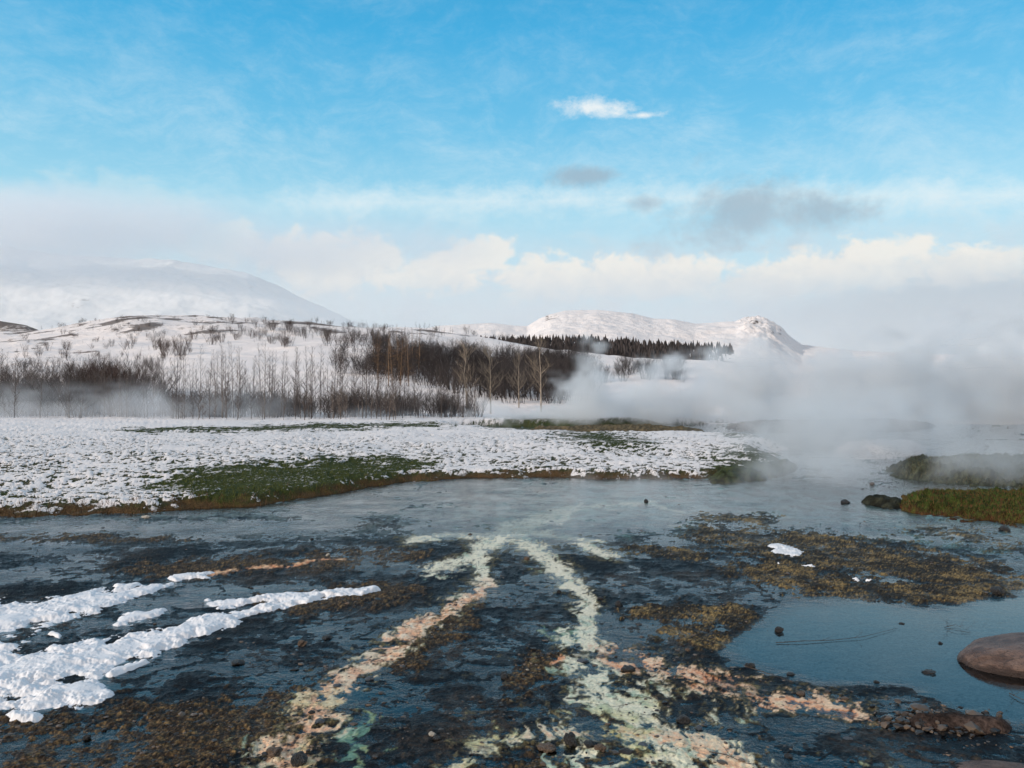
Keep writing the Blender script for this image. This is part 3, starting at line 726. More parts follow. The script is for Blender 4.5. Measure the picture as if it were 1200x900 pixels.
# the masses of twigs behind: woods nobody could count
def woods(name, spec, label, colr, kinds):
    """spec: list of (n, pxr, pyr, hr, on) ; one mesh"""
    VV, QQ, CC, n0 = [], [], [], 0
    for (n, pxr, pyr, hr, shape) in spec:
        c = 0; tries = 0
        while c < n and tries < n * 12:
            tries += 1
            px = rnd(*pxr); py = rnd(*pyr)
            if shape and not shape(px, py): continue
            d = find_d(px, py, 49, 300); x, y, z = ground_at(px, d); z = max(z, .34) if d < 70 else z
            k = random.choice(kinds); i = random.randrange(len(KINDS[k])); (tv, tq), (cv, cq) = KINDS[k][i]
            h = rnd(*hr); s = h / HK[k][i]; a = rnd(0, 6.28); ca, sa = math.cos(a), math.sin(a)
            tint = rnd(.65, 1.35)
            for vv, qq, cm in ((tv, tq, colr[0]), (cv, cq, colr[1])):
                v = vv * s * np.array([rnd(.9, 1.3), rnd(.9, 1.3), 1.0])
                w = np.stack([v[:, 0] * ca - v[:, 1] * sa + x, v[:, 0] * sa + v[:, 1] * ca + y, v[:, 2] + z], 1)
                VV.append(w); QQ.append(qq + n0); n0 += len(w); CC.append(np.tile(np.array(cm) * tint, (len(w), 1)))
            c += 1
    me = mesh_np(name, np.concatenate(VV), np.concatenate(QQ)); cattr(me, 'Col', np.concatenate(CC))
    return link(name, me, mat_attr(name + ' bark'), kind='stuff', label=label, cat='woods')
def lerpf(x, a, b): return np.interp(x, a, b)
BUSHK = ['bush', 'bush', 'sapling']
woods('thicket', [(420, (440, 690), (398, 474), (1.8, 3.6), lambda px, py: py > lerpf(px, [440, 520, 600, 690], [400, 415, 422, 427]) and py < lerpf(px, [440, 480, 540, 600, 690], [446, 448, 464, 474, 476])),
                  (80, (650, 800), (430, 450), (1.4, 2.6), None), (46, (395, 455), (402, 440), (1.2, 2.8), None)],
      'brown bare thicket filling the hollow in the middle of the hillside', ((.058, .050, .050), (.056, .048, .048)), BUSHK)
woods('woods', [(150, (-60, 190), (452, 490), (1.6, 3.2), None), (330, (130, 560), (488, 497), (.9, 2.0), None), (130, (-60, 150), (484, 497), (1.0, 3.0), None), (90, (-60, 180), (430, 452), (1.2, 2.4), None),
                (150, (300, 640), (380, 401), (1.6, 3.0), lambda px, py: py < lerpf(px, [300, 430, 640], [400, 400, 402])), (90, (40, 320), (372, 412), (.8, 1.8), None)],
      'grey scrub and far bare trees around the row of slender trees', ((.105, .092, .090), (.100, .088, .086)), ['sapling', 'bush', 'sapling'])
def plantation():
    random.seed(77); VV, QQ, CC, n0 = [], [], [], 0
    top = ([540, 600, 640, 700, 760, 800, 840, 862, 880], [396, 394, 393, 393, 398, 401, 402, 407, 414])
    for _ in range(2600):
        px = rnd(540, 880); t = rnd(0, 1)
        a = np.interp(px, *top); b = np.interp(px, [540, 600, 650, 750, 880], [400, 408, 416, 420, 420])
        if b < a + 1 or random.random() < (px - 800) / 75 + .4 * t or random.random() < .35 * float(noise(np.array([px * .05]), np.array([t * 2 + 3.0]), 5)[0] + .5) + (560 - px) / 30: continue
        py = a + 5 + (b - a) * t
        # foot on the far ridge front slope
        y = 330 + 310 * max(0.02, (424 - py) / 60.0)
        x = (px - 600) / F * y; z = 2 + (HY - py) * y / F - 1.5
        h = rnd(1.8, 5.6); r = h * rnd(.16, .30); k = 5
        v = [(x + r * math.cos(2 * math.pi * j / k + t) * rnd(.7, 1.3), y + r * math.sin(2 * math.pi * j / k + t), z + h * rnd(.05, .2)) for j in range(k)]
        v2 = [(x + r * .5 * math.cos(2 * math.pi * j / k) * rnd(.6, 1.4), y + r * .5 * math.sin(2 * math.pi * j / k), z + h * .6) for j in range(k)]
        v3 = [(x + .05 * math.cos(2 * math.pi * j / k), y + .05 * math.sin(2 * math.pi * j / k), z + h) for j in range(k)]
        VV.append(np.array(v + v2 + v3)); q = [(n0 + l * k + j, n0 + l * k + (j + 1) % k, n0 + (l + 1) * k + (j + 1) % k, n0 + (l + 1) * k + j) for l in (0, 1) for j in range(k)]
        QQ.append(np.array(q)); n0 += 3 * k; CC.append(np.tile(np.array([.040, .034, .034]) * rnd(.5, 1.8), (3 * k, 1)))
    me = mesh_np('plantation', np.concatenate(VV), np.concatenate(QQ), smooth=False); cattr(me, 'Col', np.concatenate(CC))
    link('forest', me, mat_attr('dark conifers'), kind='stuff', label='dark band of plantation forest across the far slope', cat='forest')
plantation()

# ================================================================== grass
def grass(name, spots, label, cat='grass'):
    VV, TT, CC, n0 = [], [], [], 0
    for x, y, z, h, w, lean, col in spots:
        n = len(x); a = RNG.uniform(0, 6.283, n); dx, dy = np.cos(a), np.sin(a)
        b = RNG.uniform(0, 6.283, n); L = h * lean * RNG.uniform(.2, 1, n)
        p0 = np.stack([x - dx * w, y - dy * w, z - .01], 1); p1 = np.stack([x + dx * w, y + dy * w, z - .01], 1)
        p2 = np.stack([x + np.cos(b) * L, y + np.sin(b) * L, z + h], 1)
        V = np.stack([p0, p1, p2], 1).reshape(-1, 3)
        VV.append(V); TT.append(np.arange(n * 3).reshape(-1, 3) + n0); n0 += n * 3
        k = RNG.uniform(.5, 1.6, (n, 1)) * np.array(col); CC.append(np.repeat(k, 3, 0))
    me = mesh_np(name, np.concatenate(VV), None, np.concatenate(TT), smooth=False); cattr(me, 'Col', np.concatenate(CC))
    return link(name, me, mat_attr(name + ' blades'), kind='stuff', label=label, cat=cat)
def on_meadow(n, pxr, pyr, shape):
    px = RNG.uniform(*pxr, n); py = RNG.uniform(*pyr, n); y = F * EYE / (py - HY); x = (px - 600) / F * y
    z, d, right, poolm, lump, px, py = meadow_z(x, y); k = shape(px, py, d, lump, x, y) & (z > -.02)
    return x[k], y[k], z[k]
sp = []
def shp_edge(px, py, d, lump, x, y): return (d > -.05) & (d < .45 + .9 * lump)
x, y, z = on_meadow(60000, (-40, 930), (535, 625), shp_edge); sp.append((x, y, z, RNG.uniform(.03, .10, len(x)), .006, .9, (.085, .05, .028)))
def shp_green(px, py, d, lump, x, y):
    g = np.maximum.reduce([caps(px, py, [(210, 578, 50), (300, 570, 74), (400, 562, 84), (480, 553, 44)], 5.5), caps(px, py, [(260, 586, 60), (330, 580, 70), (400, 570, 50)], 6),
                           caps(px, py, [(160, 516, 40), (310, 513, 50)], 10), caps(px, py, [(340, 511, 60), (490, 507, 50)], 10)])
    return (g + .5 * fbm(x, y, 201, 3) - .8 * lump + .5 * fbm(x * 1.7, y * 1.7, 207, 4) > .42)
x, y, z = on_meadow(15000, (60, 520), (500, 600), shp_green); sp.append((x, y, z, RNG.uniform(.03, .08, len(x)), .007, .7, (.060, .072, .016)))
def shp_gap(px, py, d, lump, x, y): return (lump < -.12)
x, y, z = on_meadow(26000, (-40, 930), (505, 610), shp_gap); sp.append((x, y, z, RNG.uniform(.03, .085, len(x)), .006, .7, (.075, .080, .032)))
def on_mound(n, pts, ky, h, hr, col, pyr):
    xs = [p[0] for p in pts]; px = RNG.uniform(min(xs) - 50, min(max(xs) + 50, 1330), n); py = RNG.uniform(*pyr, n); y = F * EYE / (py - HY); x = (px - 600) / F * y
    e = caps(px, py, pts, ky) + .5 * fbm(x * 2, y * 2, 5, 3) * .5; k = e > .1; px, py, x, y, e = px[k], py[k], x[k], y[k], e[k]
    from mathutils.bvhtree import BVHTree
    o = [q for q in COL.objects if q.name.startswith(h)][0]; me = o.data
    tr = BVHTree.FromPolygons([v.co + o.location for v in me.vertices], [tuple(p.vertices) for p in me.polygons])
    z = np.full(len(x), -1.0)
    for i in range(len(x)):
        r = tr.ray_cast(Vector((x[i], y[i], 5)), Vector((0, 0, -1)))
        if r[0]: z[i] = r[0].z
    k = z > .0; x, y, z = x[k], y[k], z[k]
    sp.append((x, y, z, RNG.uniform(*hr, len(x)), .006, .9, col))
MB = [(1085, 590, 42), (1150, 592, 66), (1240, 596, 80), (1400, 600, 90)]
on_mound(16000, MB, 3.0, 'mossy_bank', (.02, .07), (.060, .070, .018), (568, 618))
on_mound(10000, MB, 3.0, 'mossy_bank', (.02, .07), (.095, .045, .022), (585, 622))
on_mound(9000, [(1080, 552, 50), (1130, 553, 70), (1220, 554, 90), (1400, 554, 90)], 4.0, 'grassy_mound', (.04, .11), (.085, .08, .05), (528, 585))
grass('grass', sp, 'short green and rusty brown grass on the banks and through the meadow snow')

# ================================================================== stones, twigs, grit
def stone_mesh(seed, sub=3, flat=.6, jag=.25, name='stone'):
    import bmesh
    bm = bmesh.new(); bmesh.ops.create_icosphere(bm, subdivisions=sub, radius=1)
    rs = np.random.default_rng(seed); planes = rs.normal(size=(9, 3)); planes /= np.linalg.norm(planes, axis=1)[:, None]; off = rs.uniform(.55, .95, 9)
    co = np.array([v.co for v in bm.verts])
    for p, d in zip(planes, off):
        k = co @ p - d; co = co - np.clip(k, 0, 9)[:, None] * p * .9
    n = noise(co[:, 0] * 2 + seed, co[:, 1] * 2 + co[:, 2] * 1.7, seed); n2 = noise(co[:, 0] * 6 + seed, co[:, 1] * 6 + co[:, 2] * 5, seed + 1)
    co = co * (1 + jag * n + jag * .35 * n2)[:, None]; co[:, 2] *= flat
    for v, c in zip(bm.verts, co): v.co = c
    me = bpy.data.meshes.new(name); bm.to_mesh(me); bm.free()
    me.polygons.foreach_set('use_smooth', np.full(len(me.polygons), jag < .2)); return me
STM = {'black': mat_plain('black wet stone', (.010, .010, .011), (.045, .04, .038), 5, .45, .5, .08), 'brown': mat_plain('brown stone', (.07, .045, .03), (.20, .14, .10), 5, .6, .4, .08),
       'pale': mat_plain('pale stone', (.40, .36, .30), (.62, .58, .52), 5, .7, .3, .08), 'blue': mat_plain('blue grey stone', (.04, .055, .075), (.12, .14, .17), 5, .5, .5, .08)}
SM = {k: [stone_mesh(50 + i * 7 + j, flat=rf, name='stone') for i in range(4) for rf in (.55,)] for j, k in enumerate(STM)}
for k, L in SM.items():
    for m_ in L: m_.materials.append(STM[k])
def stone(px, py, wpx, kind, label, tall=1.0, sx=1.0):
    x, y, _ = gp(px, py); zg = float(np.maximum(flat_z(np.array([x]), np.array([y])), 0)[0])
    r = wpx * .42 * y / F
    o = link('stone', random.choice(SM[kind]), loc=(x, y, zg + r * .22 * tall), rz=rnd(0, 6.28), label=label, cat='stone', group='loose stones on the wet flat')
    o.scale = (r * 1.05, r * 1.05 * sx, r * tall * 1.15); return o
random.seed(5)
for a in [
    (353, 893, 24, 'black', 'black angular stone on the pink streak at the bottom edge', 1.2),
    (668, 870, 22, 'black', 'tallest black stone on the green yellow crust at the bottom', 1.5),
    (690, 873, 16, 'black', 'low black stone just right of the tallest one on the bottom crust'),
    (703, 877, 18, 'brown', 'dark brown stone right of the two black ones on the bottom crust'),
    (733, 880, 20, 'black', 'flat black stone below the mint streak near the bottom edge', .6),
    (752, 872, 12, 'blue', 'small blue grey chip on the bottom crust right of the stone cluster', .6),
    (640, 876, 30, 'brown', 'broad brown slab left of the stone cluster on the bottom crust', .5),
    (507, 861, 10, 'pale', 'small pale pebble sitting upon the dark water near the bottom centre'),
    (512, 866, 12, 'black', 'small black stone touching the pale pebble near the bottom centre'),
    (592, 793, 14, 'black', 'black stone alone in dark water between the two streaks'),
    (618, 786, 5, 'pale', 'tiny white pebble in dark water between the two streaks'),
    (725, 709, 12, 'black', 'upright black stone in dark water right of the cream streak', 1.4),
    (703, 703, 9, 'black', 'smaller black stone beside the right cream streak'),
    (655, 694, 7, 'black', 'little black stone on the left rim of the right cream streak', 1.2),
    (617, 656, 10, 'brown', 'brown stone where the two cream streaks part'),
    (735, 785, 20, 'black', 'black stone on the peach crust below the mint pool', .9),
    (682, 774, 16, 'blue', 'blue grey flat stone inside the mint channel', .5),
    (1166, 695, 17, 'black', 'round black stone at the right tip of the brown algae mat', 1.3),
    (912, 739, 12, 'black', 'black stone at the left end of the still pool', 1.3),
    (805, 762, 9, 'brown', 'small brown stone at the lower tip of the short algae mat'),
    (878, 780, 13, 'black', 'black stone on the rim between still pool and pink sand'),
    (925, 789, 11, 'black', 'dark stone in the shallow water left of the still pool', .6),
    (938, 812, 13, 'brown', 'brown stone on the speckled pink sand at right', .7),
    (988, 818, 11, 'brown', 'small dark stone at the right tip of the speckled pink sand', .7),
    (800, 843, 20, 'black', 'shiny black stone beside the lower end of the mint streak', .9),
    (818, 852, 12, 'blue', 'blue grey chip right of the shiny black stone'),
    (992, 864, 13, 'blue', 'pale edged blue grey stone in dark water lower right', .6),
    (922, 884, 13, 'black', 'flat dark stone in dark water near the bottom right', .6),
    (996, 890, 6, 'black', 'tiny black stone near the bottom edge right of centre'),
    (1087, 787, 17, 'black', 'flat black stone in the still pool below left of the boulder', .5),
    (1025, 798, 8, 'black', 'small black stone in the middle of the still pool', .8),
    (1100, 753, 6, 'black', 'tiny black stone in the still pool left of the boulder'),
    (1055, 730, 8, 'black', 'small floating dark chip in the upper part of the still pool', .5),
    (355, 755, 14, 'brown', 'brown upright stone in the water right of the big snow patch', 1.3),
    (384, 747, 15, 'black', 'flat black stone right of the brown upright one', .7),
    (280, 776, 18, 'black', 'black jagged stone in the water below the snow ribbon', .6),
    (105, 864, 10, 'black', 'upright black stone in the dark water near the lower left corner', 1.5),
    (385, 651, 6, 'pale', 'small white stone on the far brown mat left of centre', 1.3),
    (173, 606, 13, 'pale', 'snow capped stone in the stream close under the meadow bank', .5),
    (1176, 621, 14, 'black', 'round dark stone in the stream in front of the mossy bank', 1.0),
    (990, 589, 12, 'black', 'black stone near the steam left of the mossy bank', .9),
    (1022, 568, 8, 'brown', 'reddish stone where the steam meets the far stream', 1.1),
    (757, 588, 6, 'black', 'tiny upright black stone in the far stream', 1.6),
    (366, 632, 6, 'black', 'tiny black stone in the far left stream'),
    (397, 803, 12, 'blue', 'blue stone on the left pink streak', .7),
    (434, 795, 12, 'blue', 'dark blue stone beside the bend of the left pink streak', .8),
    (376, 847, 14, 'blue', 'grey blue stone in the wide end of the left pink streak', .7),
    (322, 884, 24, 'brown', 'brown stone left of the bottom black stone on the pink streak', .7),
    (366, 834, 10, 'black', 'small black stone in the wide end of the left pink streak', 1.0),
]: stone(*a)

# the pinkish boulder
def boulder():
    bm_ = stone_mesh(3, 5, .9, .06, 'boulder')
    co = np.zeros(len(bm_.vertices) * 3); bm_.vertices.foreach_get('co', co); co = co.reshape(-1, 3)
    co /= np.linalg.norm(co, axis=1)[:, None]
    co *= (1 + .07 * noise(co[:, 0] * 1.6, co[:, 1] * 1.6 + co[:, 2], 8) + .018 * noise(co[:, 0] * 7, co[:, 1] * 7 + co[:, 2] * 3, 9))[:, None]
    co[:, 2] = np.sign(co[:, 2]) * np.abs(co[:, 2]) ** .8
    bm_.vertices.foreach_set('co', co.ravel()); bm_.polygons.foreach_set('use_smooth', np.ones(len(bm_.polygons), bool))
    m, t, o = newmat('speckled pink brown rock'); tc = t.nodes.new('ShaderNodeTexCoord'); p = X(t, tc.outputs['Object'])
    n = tnoise(t, p, 3, 6, .65); sp_ = tnoise(t, p, 26, 4, .75).sstep(.54, .62)
    c = mixc(t, n.sstep(.35, .65), (.075, .045, .037), (.19, .125, .10)); c = mixc(t, sp_ * .7, c, (.045, .03, .026)); c = mixc(t, (sep(t, p)[2] + (n - .5) * .5).sstep(.42, .18) * .75, c, (.03, .022, .02))
    cv = tvor(t, vadd(t, p, tnoise(t, p, 2, 3, out=1), .5), 2.2, 'DISTANCE_TO_EDGE'); c = mixc(t, cv.sstep(.03, .0) * .6, c, (.03, .022, .02))
    principled(t, o, c, .5, bump(t, n + tnoise(t, p, 24, 4, .7) * .3, .06, .8), .4)
    x, y, _ = gp(1210, 774)
    b = link('boulder', bm_, m, loc=(x, y, -.02), label='smooth pinkish brown boulder at the right edge of the still pool', cat='boulder'); b.scale = (.56, .40, .19); b.rotation_euler = (.0, .0, .2)
    x, y, _ = gp(1185, 905)
    b2 = link('boulder', bm_.copy(), m, loc=(x, y, -.05), label='low purple brown boulder below the dark rubble at lower right', cat='boulder'); b2.scale = (.34, .22, .07); b2.rotation_euler = (0, 0, -.4)
boulder()
def scatter(name, n, kindcol, fn, size, label, cat, flat=.45):
    """many small grains as one mesh"""
    base = stone_mesh(91, 1, 1, .3, 'tmp'); nv = len(base.vertices); co = np.zeros(nv * 3); base.vertices.foreach_get('co', co); co = co.reshape(-1, 3)
    fc = np.array([list(p.vertices) for p in base.polygons]); bpy.data.meshes.remove(base)
    x, y, z = fn(n); n = len(x); s = size(n, y); a = RNG.uniform(0, 6.28, n)
    el = RNG.uniform(.5, 1.5, n); fl = flat * RNG.uniform(.5, 1.5, n)
    cx = co[None, :, 0] * s[:, None] * el[:, None]; cy = co[None, :, 1] * s[:, None]; cz = co[None, :, 2] * s[:, None] * fl[:, None]
    ca, sa = np.cos(a)[:, None], np.sin(a)[:, None]
    V = np.stack([cx * ca - cy * sa + x[:, None], cx * sa + cy * ca + y[:, None], cz + z[:, None]], -1).reshape(-1, 3)
    T = (fc[None] + (np.arange(n) * nv)[:, None, None]).reshape(-1, 3)
    me = mesh_np(name, V, None, T, smooth=False)
    k0, k1 = np.array(kindcol[0]), np.array(kindcol[1]); u = RNG.uniform(0, 1, (n, 1)) ** 2; c = k0 * (1 - u) + k1 * u
    cattr(me, 'Col', np.repeat(c, nv, 0))
    return link(name, me, mat_attr(name + ' grains', .45, .5), kind='stuff', label=label, cat=cat)
def f_grit(n):
    px = RNG.uniform(-60, 1260, n); py = 560 + 380 * RNG.uniform(0, 1, n) ** .8; y = F * EYE / (py - HY); x = (px - 600) / F * y
    M, _, _ = masks(x, y); z = flat_z(x, y, M); cl = fbm(x * 1.3, y * 1.3, 801, 4)
    w = .25 + .7 * np.maximum(M['brown'], M['mat']) - .1 * np.maximum(M['peach'], M['cream']) - .9 * M['pool']
    k = RNG.uniform(0, 1, n) < np.clip(w + cl * 1.0, 0, 1); return x[k], y[k], np.maximum(z[k], -.004)
scatter('gravel', 16000, ((.012, .011, .011), (.16, .11, .075)), f_grit, lambda n, y: RNG.gamma(2.2, .0034, n) * (y / 5.5) ** .35, 'dark grit and small pebbles strewn over the wet flat', 'gravel')
def f_rub(n):
    px = RNG.normal(1105, 38, n); py = RNG.normal(846, 8, n) + (px - 1105) * .06; y = F * EYE / (py - HY); x = (px - 600) / F * y
    return x, y, .012 + .03 * RNG.uniform(0, 1, n) * np.exp(-((px - 1100) / 40) ** 2)
scatter('rubble', 260, ((.012, .011, .011), (.12, .085, .06)), f_rub, lambda n, y: RNG.gamma(2.5, .007, n), 'heap of dark flaky rubble in the water at lower right', 'rubble', .6)
mound('peat_mound', [(1075, 846, 32), (1120, 848, 46), (1165, 852, 30)], .06, 'low dark mud mound under the rubble at lower right', 'mound', 361, top=(.05, .035, .03), side=(.025, .02, .018), ky=2.6, rough=.012, step=1.3)
def twig(pts, r, label, seed=0, forks=3):
    random.seed(seed); tb = TB(); P = [Vector(gp(*p)) for p in pts]; 
    P = [p + Vector((0, 0, .008 + (.006 if (i % 2) else 0))) for i, p in enumerate(P)]
    o0 = P[0].copy(); P = [p - o0 for p in P]
    r *= .45; tb.tube(P, [r * (1 - .6 * i / (len(P) - 1)) for i in range(len(P))], 5)
    for i in range(forks):
        j = random.randrange(len(P) - 1); q = P[j].lerp(P[j + 1], rnd(.2, .8)); branchy(tb, q, (rnd(-1, 1), rnd(-.5, .5), rnd(.2, .9)), rnd(.05, .12), r * .5, 1, 2, .1)
    link('twig', mesh_np('twig', *tb.arr()), TWM, loc=o0, label=label, cat='twig', group='twigs lying in the still pool')
TWM = mat_plain('wet twig', (.03, .022, .016), (.08, .055, .04), 30, .6, .4, 0)
twig([(908, 753), (940, 752), (975, 750), (1010, 747), (1050, 736)], .007, 'long thin twig lying across the left part of the still pool', 1, 2)
twig([(1105, 735), (1118, 733), (1135, 740)], .006, 'forked sprig standing out of the upper still pool', 2, 5)
twig([(1108, 737), (1120, 740), (1135, 741)], .005, 'short dark twig lying right of the forked sprig', 3, 1)
twig([(870, 780), (890, 787), (925, 798)], .008, 'dark twig on the pink sand rim at the pool left end', 4, 3)
twig([(1035, 845), (1065, 848), (1100, 853)], .009, 'dark stick poking left out of the rubble heap', 5, 4)
twig([(1115, 848), (1150, 853), (1185, 862)], .008, 'dark stick poking right out of the rubble heap', 6, 4)
twig([(1180, 812), (1190, 818), (1215, 828)], .007, 'dark stem in the water below the pinkish boulder', 7, 4)
twig([(830, 880), (850, 885), (868, 892)], .008, 'dark broken stem on the crust near the bottom right of centre', 8, 3)

# ================================================================== steam and mist
def gvec(t, p, sc, loc=(0, 0, 0)):
    n = t.nodes.new('ShaderNodeVectorMath'); n.operation = 'MULTIPLY_ADD'; t.links.new(p.k, n.inputs[0]); n.inputs[1].default_value = sc; n.inputs[2].default_value = loc
    return X(t, n.outputs[0])
def steam(name, box, blobs, D, scale, label, vox=.3, warp=1.6, thr=(.0, .9), amt=1.5, stretch=(1, 1, 1), seed=0.0, aniso=.2, col=(.955, .975, .995), floor=.0):
    x0, x1, y0, y1, z0, z1 = box
    g = bpy.data.node_groups.new(name + ' density', 'GeometryNodeTree'); g.interface.new_socket('Geometry', in_out='OUTPUT', socket_type='NodeSocketGeometry')
    t = g; go = t.nodes.new('NodeGroupOutput'); vc = t.nodes.new('GeometryNodeVolumeCube'); sm = t.nodes.new('GeometryNodeSetMaterial')
    vc.inputs['Min'].default_value = (x0, y0, z0); vc.inputs['Max'].default_value = (x1, y1, z1)
    for a, b in (('X', x1 - x0), ('Y', y1 - y0), ('Z', z1 - z0)): vc.inputs['Resolution ' + a].default_value = int(b / vox)
    p = X(t, t.nodes.new('GeometryNodeInputPosition').outputs[0])
    ps = gvec(t, p, tuple(q * scale for q in stretch), (seed, seed * .7, 0))
    w = tnoise(t, ps, .7, 2, out=1)
    n = tnoise(t, vadd(t, ps, w, warp), 1.0, 6, .60)
    px, py, pz = sep(t, p); e = None
    for (cx, cy, cz, rx, ry, rz, wt) in blobs:
        dx = (px - cx) * (1 / rx); dy = (py - cy) * (1 / ry); dz = (pz - cz) * (1 / rz)
        b = (1 - (dx * dx + dy * dy + dz * dz).pow(.5)) * wt
        e = b if e is None else e.max(b)
    f = (px - x0).min(x1 - px).min((py - y0).min(y1 - py)).min(z1 - pz).sstep(0, .1 * min(x1 - x0, y1 - y0, z1 - z0))
    d = (e + (n - .5) * amt).sstep(thr[0], thr[1]) * D * f * e.sstep(-.15, .2)
    t.links.new(d.k, vc.inputs['Density']); t.links.new(vc.outputs[0], sm.inputs['Geometry']); t.links.new(sm.outputs[0], go.inputs[0])
    m, t, o = newmat(name); pv = t.nodes.new('ShaderNodeVolumePrincipled')
    pv.inputs['Color'].default_value = (*col, 1); pv.inputs['Density'].default_value = 1; pv.inputs['Anisotropy'].default_value = aniso
    t.links.new(pv.outputs[0], o.inputs['Volume']); sm.inputs['Material'].default_value = m
    vd = bpy.data.volumes.new(name); vd.materials.append(m); vd.render.step_size = vox * 1.5
    ob = link(name, vd, kind='stuff', label=label, cat='cloud' if name == 'cloud' else 'steam'); md = ob.modifiers.new('steam', 'NODES'); md.node_group = g
    return ob
steam('steam', (-8, 66, 40, 74, 0, 15), [(4.8, 50, 2.6, 1.9, 4, 4.6, 1.15), (1, 52, .3, 7, 6, 1.6, .95), (9, 54, 1.0, 9, 7, 3.8, 1.15), (16, 55, 2.6, 8, 7, 4.2, 1.15), (24, 53, 3.2, 9, 7, 4.4, 1.1), (33, 57, 2.6, 12, 9, 7.0, 1.15), (40, 55, 6.0, 10, 8, 6.5, .85), (48, 58, 3.2, 14, 10, 11.0, 1.15)],
      .50, .42, 'big bank of pale steam rolling across the right half behind the meadow', vox=.26, thr=(.50, .78), amt=3.8, stretch=(.75, .8, 1.1), warp=2.2)
steam('steam_plume', (0, 19, 13.5, 36, .02, 5), [(7.0, 18.5, .2, 2.8, 3.0, .8, 1.1), (8.2, 22, .9, 3.2, 5, 2.0, 1.0), (12, 27, 1.0, 7, 7, 2.6, .85), (11.5, 18.6, .4, 4.6, 2.4, 1.3, .95), (3, 17, 0, 5, 3.0, .3, .7)],
      .60, .9, 'low white steam curling off the hot stream in front of the grassy mounds', vox=.11, thr=(.3, 1.0), amt=2.6, seed=4.2)
steam('mist', (-56, 4, 44, 70, 0, 5), [(-36, 56, .8, 15, 10, 2.4, 1.1), (-24, 55, .9, 13, 9, 2.4, 1.0), (-10, 56, .4, 9, 8, 1.1, .8)],
      .20, .40, 'bluish mist lying around the feet of the bare trees at left', vox=.25, thr=(.25, 1.0), amt=2.8, seed=9.1, stretch=(.7, 1, 1.6), col=(.92, .955, .995))
steam('cloud', (-2000, 200, 1300, 2150, 180, 520), [(-980, 1700, 350, 560, 260, 100, 1.2), (-450, 1750, 320, 520, 220, 80, .9), (-1300, 1600, 330, 500, 250, 90, 1.2)],
      .009, .006, 'low cloud wrapped around the summit of the left mountain', vox=13, thr=(-.1, 1.2), amt=1.5, seed=2.3, stretch=(.8, .8, 2.0), col=(.93, .96, 1))
def haze():
    m, t, o = newmat('distant haze'); v = t.nodes.new('ShaderNodeVolumeScatter'); v.inputs['Density'].default_value = .00095; v.inputs['Color'].default_value = (.92, .965, 1, 1); v.inputs['Anisotropy'].default_value = .1
    t.links.new(v.outputs[0], o.inputs['Volume'])
    X_, Y0, Y1, Z = 4500, 720, 3300, 190
    V = np.array([(-X_, Y0, 0), (X_, Y0, 0), (X_, Y1, 0), (-X_, Y1, 0), (-X_, Y0, Z), (X_, Y0, Z), (X_, Y1, Z), (-X_, Y1, Z)])
    Q = np.array([(0, 3, 2, 1), (4, 5, 6, 7), (0, 1, 5, 4), (1, 2, 6, 5), (2, 3, 7, 6), (3, 0, 4, 7)])
    link('haze', mesh_np('haze', V, Q, smooth=False), m, kind='stuff', label='thin pale haze over the distant mountain and plain', cat='haze')
haze()

